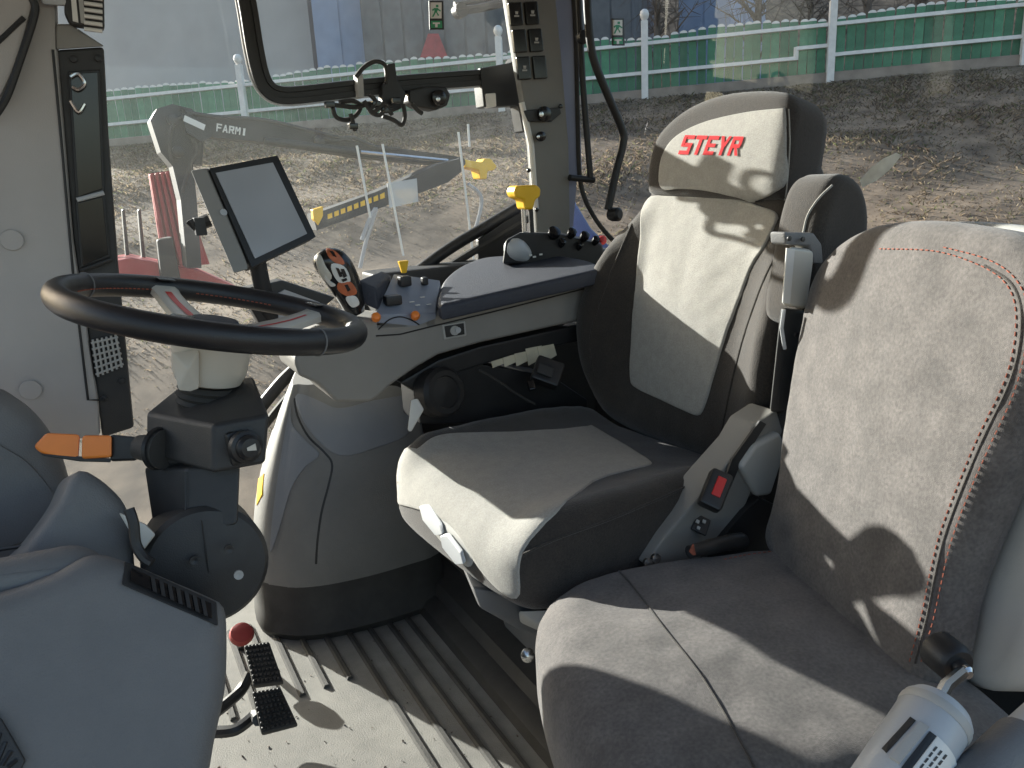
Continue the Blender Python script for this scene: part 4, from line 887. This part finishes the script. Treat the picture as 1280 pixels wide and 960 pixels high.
# side trim with buckle and switch
st_ = prism(pp([(806, 706), (830, 672), (900, 590), (930, 556), (945, 530), (972, 512), (980, 540), (950, 590), (930, 640), (900, 690), (850, 720)], y=.86), (0, .06, 0))
mk('side_trim', st_, M['console'], ds, bevel=.006)
mk('trim_plate', prism(pp([(926, 584), (945, 556), (976, 540), (985, 560), (965, 620), (948, 622)], y=.845), (0, .02, 0)), M['greyp'], ds, bevel=.008, seg=3)
mk('trim_gap', prism(pp([(880, 700), (930, 640), (950, 622), (990, 640), (990, 700)], y=.85), (0, .02, 0)), M['black'], ds, bevel=.003)
bB = basis((-.35, -.75, .6), (.6, .1, .8))
bk_ = mk('buckle', box(P(894, 613, y=.83), (.036, .062, .026), bB), M['black'], ds, bevel=.006)
mk('button', box(P(896, 611, y=.83)+bB[2]*.013, (.014, .032, .005), bB), M['red'], bk_, bevel=.0015)
mk('strap', prism(pp([(896, 630), (906, 625), (926, 580), (958, 530), (950, 526), (915, 575)], y=.853), (0, .004, 0)), M['dashdark'], ds)
sB = basis((-.2, -.8, .6), (.6, .1, .8))
swi = mk('seat_switch', box(P(876, 656, y=.855), (.026, .028, .006), sB), M['black'], ds, bevel=.002)
for a, b in ((872, 652), (880, 652), (873, 660), (880, 660)): mk('button', box(P(a, b, y=.850), (.005, .005, .003), sB), M['greyp'], swi)
mk('brake_lever', tube(spline(pp([(862, 690), (885, 684), (912, 678), (930, 676)], y=.80), 5), [.010]*5+[.012]*5+[.013]*5+[.011], 12), M['black'], ds)
mk('mark', prism(pp([(862, 690), (867, 680), (870, 694), (866, 694)], y=.787), (0, .002, 0)), M['redthread'], ds)
mk('bolt', join(*[lathe([(.008, 0), (.008, .006), (0, .007)], P(a, b, y=.85), (0, -1, .3), 10) for a, b in ((808, 704), (818, 698))]), M['chrome'], ds)

# ================================================================== PASSENGER SEAT
yw = R(19); S_ = Vector((-math.sin(yw), -math.cos(yw), 0)); Fh = Vector((-math.cos(yw), math.sin(yw), 0))
O_ = Vector((.86, .79, .45))
ps = thing('passenger_seat', 'grey fabric passenger seat with red stitching nearest the door', 'seat', O_+S_*.2+Fh*.15-Vector((0, 0, .45)))
frpc = Fr(O_-Vector((0, 0, .02)), (.0, 0, 1), Fh)     # u = -s
pc = out2([(-.09, .392), (-.20, .408), (-.32, .408), (-.42, .39), (-.475, .33), (-.485, .2), (-.485, .02), (-.46, -.07), (-.2, -.08), (-.03, -.07), (.012, .02), (.012, .18), (.002, .27), (-.03, .345)], 9)
pg = pillow(frpc, pc, -.13, .0, .055, .02, lambda u, v: .016*math.sin(max(0, min(1, (v+.05)/.45))*math.pi)*math.sin(max(0, min(1, (-u)/.47))*math.pi), 16, wob=.0026)
mk('cushion', pg, M['pass'], ps, angle=80); pgb = Body(pg)
mk('seam', tube(on(pgb, [(772, 712), (795, 738), (830, 785), (880, 850), (930, 935), (945, 965)], .0003), .0016, 6), M['dark'], ps)
lp = R(11); Np = (Fh*math.cos(lp)+Vector((0, 0, 1))*math.sin(lp))
frpb = Fr(O_, Np, Vector((0, 0, 1)))        # u towards the door
po = out2([(.0, -.035), (.2, -.045), (.355, -.035), (.366, .02), (.360, .10), (.376, .26), (.390, .37), (.377, .435), (.33, .47), (.26, .482), (.15, .482), (.04, .462), (-.03, .415), (-.048, .35), (-.035, .2), (-.012, .05)], 9)
bgp = pillow(frpb, po, -.06, .006, .026, .02, lambda u, v: .010*math.sin(max(0, min(1, (u)/.37))*math.pi), 16, wob=.0024)
mk('backrest', bgp, M['pass'], ps, angle=80); bpb = Body(bgp)
r1 = [(1100, 311), (1170, 314), (1224, 331), (1254, 350), (1268, 376), (1270, 410), (1264, 450), (1250, 490), (1222, 548), (1196, 610), (1174, 670), (1162, 720), (1152, 770), (1137, 828)]
r2 = [(1180, 309), (1232, 323), (1264, 342), (1282, 372), (1284, 412), (1278, 455), (1264, 500), (1238, 556), (1212, 615), (1190, 674), (1178, 722), (1166, 776), (1150, 832)]
mk('stitching', join(stitches(on(bpb, r1, .0008, 14)), stitches(on(bpb, r2, .0008, 14))), M['redthread'], ps, kind='stuff')
mk('seam', tube(on(bpb, [(a+7, b+1) for a, b in r1[2:]], -.0002, 8), .0016, 6), M['dark'], ps)
mk('stitching', stitches(on(pgb, [(905, 700), (935, 694), (965, 690)], .001, 10)), M['redthread'], ps, kind='stuff')
shl = out2([(.0, .0), (.2, -.03), (.37, -.02), (.415, .05), (.415, .2), (.425, .34), (.40, .44), (.30, .485), (.1, .485), (-.03, .43), (-.05, .3), (-.02, .1)], 8)
mk('back_shell', pillow(frpb, shl, -.14, -.058, .015, .03, None, 6), M['greyp'], ps, angle=60)
hc = P(1190, 826, d=.735)
mk('hinge', lathe([(.019, -.02), (.019, .004), (.015, .009), (.008, .009), (.007, .016), (0, .017)], hc, S_, 24), M['black'], ps)
mk('bolt', lathe([(.007, 0), (.007, .008), (.004, .011), (0, .011)], hc+S_*.012, S_, 12), M['chrome'], ps)
mk('link', tube([hc+S_*.016, P(1182, 858, d=.69), P(1172, 876, d=.67)], .006, 8), M['chrome'], ps)
br = thing('belt_retractor', 'silver grey seat belt retractor housing with paper label at bottom right', 'retractor', P(1140, 940, d=.66))
ax0, ax1 = P(1106, 992, d=.60), P(1176, 884, d=.64); axd = (ax1-ax0).normalized(); Lr = (ax1-ax0).length
rg = lathe([(.024, -.02), (.028, -.015), (.028, Lr-.006), (.024, Lr), (.0, Lr)], ax0, axd, 36)
mk('housing', rg, M['silver'], br, angle=50); rgb = Body(rg)
mk('slot', patch(rgb, [(1102, 936), (1138, 896), (1145, 901), (1108, 942)], (-.2, -.8, .6), .0006, 0, 4, 4, sharp=True, seam=-.0003), M['dashdark'], br)
mk('rib', patch(rgb, [(1112, 948), (1150, 903), (1161, 910), (1124, 956)], (-.2, -.8, .6), .003, 0, 4, 4, sharp=True, seam=.0), M['greyp'], br)
mk('window', patch(rgb, [(1126, 960), (1162, 914), (1170, 920), (1135, 967)], (-.2, -.8, .6), .0012, 0, 4, 4, sharp=True, seam=-.0005), M['black'], br)
lab = patch(rgb, [(1132, 970), (1170, 920), (1184, 934), (1194, 960), (1190, 983), (1138, 990)], (-.2, -.8, .6), .0020, 0, 4, 6, sharp=True, seam=-.001)
lo = mk('label', lab, M['white'], br); labb = Body(lab)
for i in range(3):
    for k in range(5):
        t = .08+.17*k; a, b = 1141+i*6+32*t, 970+i*5-42*t
        mk('print', patch(labb, [(a, b), (a+4.2, b-5.4), (a+6.6, b-3.8), (a+2.4, b+1.6)], (-.2, -.8, .6), .0005, 0, 2, 2, sharp=True, seam=-.0003), M['dashdark'], lo)
mk('end_ring', lathe([(.0284, Lr-.016), (.0291, Lr-.014), (.0291, Lr-.010), (.0284, Lr-.008)], ax0, axd, 36), M['greyp'], br)
tbp = thing('grey_tube', 'grey tubular seat frame end in the bottom right corner', 'tube', P(1235, 940, d=.62))
mk('tube', tube([P(1350, 860, d=.70), P(1275, 930, d=.64)], .019, 18), M['silver'], tbp); mk('sleeve', tube([P(1277, 928, d=.64), P(1205, 1000, d=.59)], .0215, 18), M['dash'], tbp)
# seat stand below the passenger seat
mk('stand', boxb(.45, .85, .42, .74, .0, .31), M['dashdark'], ps, bevel=.01)

# ================================================================== STEERING
WC = Vector((.1456, 1.143, .8387)); wn = Vector((.245, -.0457, 1)).normalized()
sv = thing('steering_wheel', 'black leather steering wheel with pale spokes and red accents', 'steering wheel', WC-wn*.10)
wu = Vector((0, 1, 0)); wu = (wu-wn*wu.dot(wn)).normalized(); wv_ = wn.cross(wu)    # wu: right-hand side of cab
def wp(a, r, h=0): return WC+(wu*math.cos(a)+wv_*math.sin(a))*r+wn*h
RR = .195
ringp = [wp(2*math.pi*i/96, RR) for i in range(96)]
rings = []
for i in range(96):
    a = 2*math.pi*i/96; er = (wu*math.cos(a)+wv_*math.sin(a)); t = []
    for j in range(16):
        b = 2*math.pi*j/16; t.append(WC+er*(RR+.0155*math.cos(b))+wn*.0175*math.sin(b))
    rings.append(t)
Vr = [p for r_ in rings for p in r_]; Fr_ = [[i*16+j, i*16+(j+1) % 16, ((i+1) % 96)*16+(j+1) % 16, ((i+1) % 96)*16+j] for i in range(96) for j in range(16)]
rim = mk('rim', (Vr, Fr_), M['leather'], sv, angle=80)
rimb = Body((Vr, Fr_))
def wang(px_, py_):
    d = P(px_, py_, d=1)-CAMLOC; q = CAMLOC+d*((WC-CAMLOC).dot(wn)/d.dot(wn))-WC; return math.atan2(q.dot(wv_), q.dot(wu))
for px_ in ((398, 428), (80, 352)):
    a = wang(*px_); mk('joint', tube([WC+(wu*math.cos(a)+wv_*math.sin(a))*(RR+.0158*math.cos(b))+wn*.0178*math.sin(b) for b in [2*math.pi*j/20 for j in range(20)]], .0012, 5, True), M['dash'], rim)
a0, a1 = wang(430, 392), wang(100, 350)
def arcs(a, b, n=90):
    d = (b-a) % (2*math.pi); d = d if d < math.pi else d-2*math.pi
    return [a+d*i/n for i in range(n+1)]
st_path = []
aa = wang(330, 362)
st1 = [WC+(wu*math.cos(a)+wv_*math.sin(a))*(RR-.0160)+wn*(-.002) for a in arcs(wang(235, 355), wang(415, 372), 120)]
st2 = [WC+(wu*math.cos(a)+wv_*math.sin(a))*(RR-.0160)+wn*(-.002) for a in arcs(wang(95, 362), wang(165, 350), 40)]
mk('stitching', join(stitches(st1, .004, .003, .0009), stitches(st2, .004, .003, .0009)), M['redthread'], rim, kind='stuff')
def spoke(px_, m, wd0=.056, wd1=.040, stripe=True):
    a = wang(*px_); er = (wu*math.cos(a)+wv_*math.sin(a)); et = wn.cross(er)
    secs_ = []
    for r_, h_, wd in ((.045, -.030, .030), (.08, -.028, wd0/1.2), (.13, -.018, wd1), (.165, -.008, wd1*.95), (RR-.006, .0, wd1*1.1)):
        secs_.append([WC+er*r_+et*wd*s_+wn*(h_+t_) for s_, t_ in ((-.5, -.006), (-.5, .004), (-.35, .008), (.35, .008), (.5, .004), (.5, -.006))])
    s_ = mk('spoke', loft(secs_), M['hub'], sv, angle=35)
    if stripe:
        q = []
        for r_, h_ in ((.07, -.0285), (.10, -.024), (.13, -.018), (.160, -.0095)):
            q.append([WC+er*r_+et*x_+wn*(h_+.0088) for x_ in ((-.002, .008) if stripe == 1 else (-.009, -.004))])
        mk('stripe', ([p for r_ in q for p in r_], [[2*i, 2*i+1, 2*i+3, 2*i+2] for i in range(3)]), M['red'], s_)
    # grip pad where the spoke meets the rim
    mk('inlay', hull([WC+er*(RR-.016+k_)+et*x_+wn*(h_) for k_ in (-.006, .010) for x_ in (-.013, .013) for h_ in (.0135, .0165)]), M['blackgloss'], s_, bevel=.001)
spoke((180, 350), 1); spoke((425, 393), 1, stripe=2); spoke((200, 425), 1, stripe=0)
mk('hub', lathe([(.030, -.105), (.044, -.10), (.050, -.085), (.052, -.060), (.056, -.045), (.052, -.035), (.030, -.028), (0, -.028)], WC, wn, 36), M['hub'], sv, angle=35)
mk('cap', lathe([(.034, -.030), (.036, -.018), (.030, -.010), (.010, -.008), (0, -.008)], WC, wn, 30), M['lid'], sv)
mk('switch', hull([WC+wn*(-.098)+wn.cross(Vector((0, 0, 1)))*0+Vector((a, b, c)) for a, b, c in ((-.046, -.042, .0), (-.018, -.052, .0), (-.046, -.04, .055), (-.010, -.054, .055), (-.03, -.058, .03), (-.03, -.046, -.004))]), M['hub'], sv, bevel=.003)
# column
scn = thing('steering_column', 'dark steering column with pivot drum and horn button under the wheel', 'steering column', P(255, 740, d=.95))
colc = WC-wn*.125
mk('bellows', lathe([(.036, -.005), (.041, .0), (.037, .005), (.042, .010), (.037, .015), (.041, .020), (.036, .026)], WC-wn*.132, wn, 32), M['rubber'], scn, angle=25)
tops = [P(182, 516, d=1.088), P(232, 476, d=1.168), P(318, 470, d=1.138), P(337, 518, d=1.023), P(266, 531, d=0.993)]
bots = [P(182, 568, d=1.088), P(232, 560, d=1.168), P(318, 560, d=1.138), P(332, 580, d=1.023), P(266, 592, d=0.993)]
ch = hull(tops+bots); mk('head_cover', ch, M['dashdark'], scn, bevel=.006, seg=3)
nk = hull([P(180, 585, d=1.098), P(232, 585, d=1.023), P(300, 578, d=1.033), P(300, 570, d=1.128), P(200, 570, d=1.168), P(192, 665, d=1.078), P(232, 672, d=1.013), P(297, 655, d=1.023), P(297, 650, d=1.108), P(205, 650, d=1.148)])
mk('neck', nk, M['dashdark'], scn, bevel=.005)
mk('seam', tube([P(232, 590, d=1.020), P(232, 668, d=1.010)], .001, 5), M['black'], scn)
dc = P(258, 705, d=1.028); dax = Vector((-.02, -1, .18)).normalized()
mk('drum', lathe([(.0, -.11), (.076, -.11), (.079, -.10), (.079, .005), (.073, .013), (.048, .018), (0, .020)], dc, dax, 48), M['dashdark'], scn, angle=30)
mk('seam', tube([dc+dax*.0165+Vector((.002, 0, .066)), dc+dax*.0207, dc+dax*.0165-Vector((.002, 0, .06))], .0009, 5), M['black'], scn)
for a, b in ((286, 686), (298, 718), (243, 700)): mk('screw', lathe([(.006, 0), (.006, .004), (.003, .004), (0, .002)], P(a, b, d=0.993), dax, 12), M['greyp'] if a > 290 else M['black'], scn)
hn = Vector((.25, -.95, .12)).normalized()
hbc = P(305, 558, d=1.003)
hbB = basis(hn)
mk('horn_mount', box(P(306, 557, d=1.016), (.048, .046, .012), hbB), M['black'], scn, bevel=.006)
hbn = mk('horn_button', lathe([(.019, -.004), (.022, .002), (.021, .010), (.0165, .012), (.016, .017), (.012, .021), (0, .022)], hbc, hn, 28), M['black'], scn, angle=30)
mk('symbol', hull([hbc+hn*.0225+hbB[0]*a+hbB[1]*b+hn*c for a, b in ((-.006, -.002), (-.006, .002), (0, .002), (.006, .0045), (.006, -.0045), (0, -.002)) for c in (0, .0008)]), M['hub'], hbn)
il = mk('lever_boot', tube([P(206, 562, d=1.058), P(196, 561, d=1.063), P(186, 560, d=1.068), P(174, 559, d=1.073)], [.027, .026, .019, .017], 20), M['rubber'], scn)
mk('boot_ring', lathe([(.028, 0), (.030, .004), (.026, .008)], P(200, 561, d=1.058), (P(160, 558, d=1.078)-P(206, 562, d=1.058)), 22), M['black'], il)
il2 = mk('boot_plate', box(P(206, 562, d=1.068), (.05, .046, .012), basis(Vector((-.45, -.85, .1)))), M['black'], scn, bevel=.006)
lever = mk('indicator_lever', hull([P(a, b, d=d_) for a, b in ((172, 546), (172, 576), (138, 543), (138, 577)) for d_ in (1.068, 1.098)]), M['black'], scn, bevel=.004)
mk('grip', hull([P(a, b, d=d_) for a, b in ((140, 544), (140, 572), (103, 544), (102, 574)) for d_ in (1.063, 1.103)]), M['orange'], lever, bevel=.004)
mk('grip_end', hull([P(a, b, d=d_) for a, b in ((100, 543), (98, 575), (58, 541), (42, 558), (50, 566), (70, 572)) for d_ in (1.068, 1.108)]), M['orange'], lever, bevel=.004)
mk('grip_base', hull([P(a, b, d=d_) for a, b in ((140, 573), (138, 578), (100, 577), (55, 570), (50, 567), (100, 572)) for d_ in (1.068, 1.103)]), M['black'], lever, bevel=.001)

# ================================================================== DASHBOARD
db = thing('dashboard', 'slate grey front dashboard moulding filling the lower left corner', 'dashboard', (-.1, .85, .2))
fd = Fr(P(150, 840, d=.84), (.08, -.86, .50), (0, .5, .86))
def dpl(px_, py_, w_=0):
    o2 = fd.o+fd.N*w_; d = P(px_, py_, d=1)-CAMLOC; return fd.uv(CAMLOC+d*((o2-CAMLOC).dot(fd.N)/d.dot(fd.N)))
do = out2([dpl(a, b) for a, b in ((-420, 800), (-260, 772), (-30, 742), (60, 715), (110, 690), (150, 695), (215, 722), (268, 745), (284, 757), (288, 790), (286, 860), (272, 930), (262, 985), (240, 1060), (60, 1090), (-420, 1110))], 7)
dg = pillow(fd, do, -.30, .0, .030, .02, None, 14)
mk('fascia', dg, M['dash'], db, angle=80); dgb = Body(dg)
mk('core', boxb(-.60, -.08, .97, 1.22, 0, .50), M['dash'], db, bevel=.02)
# rear binnacle hump and the roll below it
fh = Fr(P(30, 600, d=1.15), (.1, -.97, .2), (0, .2, 1))
def hpl(px_, py_, f_=None):
    f_ = f_ or fh; d = P(px_, py_, d=1)-CAMLOC; return f_.uv(CAMLOC+d*((f_.o-CAMLOC).dot(f_.N)/d.dot(f_.N)))
hu = out2([hpl(a, b) for a, b in ((-330, 470), (-180, 472), (-20, 482), (20, 497), (52, 525), (76, 565), (90, 612), (98, 660), (100, 710), (60, 735), (-150, 745), (-330, 745))], 7)
bng = pillow(fh, hu, -.12, .012, .03, .02, None, 8); mk('binnacle', bng, M['dash'], db, angle=80)
mk('panel', patch(Body(bng), [(-30, 556), (18, 566), (52, 596), (74, 632), (82, 664), (40, 674), (-30, 684)], fh.N, .004, 0, 6, 6), M['dash'], db)
fc = Fr(P(130, 650, d=.99), (.25, -.9, .35), (0, .3, 1))
hc_ = out2([hpl(a, b, fc) for a, b in ((0, 720), (40, 676), (74, 630), (90, 596), (106, 586), (124, 594), (142, 608), (158, 626), (167, 650), (172, 700), (172, 750), (90, 785), (10, 760))], 7)
mk('shoulder', pillow(fc, hc_, -.10, .0, .02, .02, None, 7), M['dash'], db, angle=80)
fr2 = Fr(P(40, 712, d=.86), (.04, -.82, .57), (0, .7, .7))
ro = out2([hpl(a, b, fr2) for a, b in ((-420, 730), (-200, 712), (-20, 694), (50, 682), (95, 676), (128, 690), (140, 712), (95, 742), (20, 752), (-200, 780), (-420, 800))], 7)
mk('roll', pillow(fr2, ro, -.12, .004, .03, .02, None, 7), M['dash'], db, angle=80)
mk('seam', tube(pp([(-20, 690), (40, 681), (85, 671)], d=.985), .0025, 6), M['black'], db)
# column slot trim
mk('slot_trim', tube(spline(pp([(161, 636), (167, 654), (170, 680), (180, 697), (190, 704)], d=.89), 6), .006, 8), M['black'], db)
# small beige clip between hump and column
mk('clip', hull(pp([(148, 640), (182, 655), (195, 668), (178, 690), (172, 682)], d=.97)+pp([(148, 640), (182, 655), (195, 668), (178, 690)], d=.99)), M['hub'], db, bevel=.003)
# air vent in the fascia
vq = [(155, 702), (270, 753), (272, 783), (152, 731)]
def onfd(a, b, w_=0): h, n = dgb.px(a, b); return h+fd.N*w_
vc = [onfd(*q, .001) for q in vq]
vf = mk('air_vent', prism(vc, fd.N*.006), M['dashdark'], db, bevel=.002)
inn = [onfd(*q, .0078) for q in ((164, 711), (263, 755), (264, 774), (163, 727))]
mk('recess', prism(inn, -fd.N*.001), M['blackgloss'], vf)
for i in range(7):
    f_ = .26+i*.105; a = inn[0].lerp(inn[1], f_); b = inn[3].lerp(inn[2], f_); e_ = (inn[1]-inn[0]).normalized()
    mk('slat', prism([a-e_*.0025, a+e_*.0025, b+e_*.0055, b+e_*.0005], fd.N*.002), M['dashdark'], vf)
bv = [onfd(*q, .002) for q in ((-20, 880), (4, 900), (33, 950), (20, 975), (-20, 975))]
lv2 = mk('lower_vent', prism(bv, fd.N*.008), M['dashdark'], db, bevel=.002)
for i in range(5):
    a = onfd(-6+i*7, 905+i*11, .0105); mk('slat', tube([a, a+(onfd(-20+i*7, 960, .0105)-a)*.8], .0022, 5), M['black'], lv2)

# ================================================================== PEDALS
def pedal(name, quad, label, group, zc, armpx):
    t_ = thing(name, label, 'pedal', P(*armpx[-1], z=.02), group)
    cn = [P(*q, z=zc+(.028 if i < 2 else -.012)) for i, q in enumerate(quad)]
    n_ = (cn[1]-cn[0]).cross(cn[3]-cn[0]).normalized(); n_ = n_ if n_.z > 0 else -n_
    mk('pad', prism(cn, -n_*.014), M['rubber'], t_, bevel=.004)
    gs = []
    for i in range(7):
        for j in range(8):
            u, v_ = (i+.7)/7.4, (j+.7)/8.4; c_ = cn[0].lerp(cn[1], u).lerp(cn[3].lerp(cn[2], u), v_)+n_*.0015
            e_ = (cn[1]-cn[0]).normalized(); gs.append(box(c_, (.006, .006, .005), (e_, n_.cross(e_), n_)))
    mk('tread', join(*gs), M['black'], t_, bevel=.0012, seg=1, kind='stuff')
    mk('arm', tube(spline([cn[3].lerp(cn[0], .4)-n_*.016]+[P(a, b, z=zc-.03) for a, b in armpx], 5), .011, 8), M['black'], t_)
pedal('brake_pedal', [(304, 806), (336, 801), (354, 852), (316, 857)], 'black studded brake pedal farther from the camera', 'brake pedals', .10, [(302, 862), (285, 878), (270, 890)])
pedal('brake_pedal', [(314, 864), (350, 858), (372, 905), (326, 917)], 'black studded brake pedal nearer to the camera', 'brake pedals', .10, [(318, 895), (295, 912), (270, 915)])
rk = thing('floor_lever', 'round red knobbed lever standing on the floor behind the brake pedals', 'lever', P(303, 810, z=.0))
mk('stem', tube([P(303, 810, z=.0), P(303, 795, z=.07)], .008, 8), M['black'], rk)
mk('head', lathe([(.012, -.016), (.022, -.012), (.026, 0), (.022, .012), (.010, .018), (0, .018)], P(302, 793, z=.08), (0, -.6, .8), 22), M['dullred'], rk)

# ---- trodden grit on the mat
gs = []
for i in range(240):
    x, y = rng.uniform(.02, .56), rng.uniform(.45, 1.55); q = rng.uniform(.0006, .0020)
    gs.append(hull([Vector((x, y, .0005+q*.5))+Vector(rng.normal(0, 1, 3))*q*.8 for _ in range(7)]))
mk('grit', join(*gs), M['bark'], kind='stuff', smooth=False)
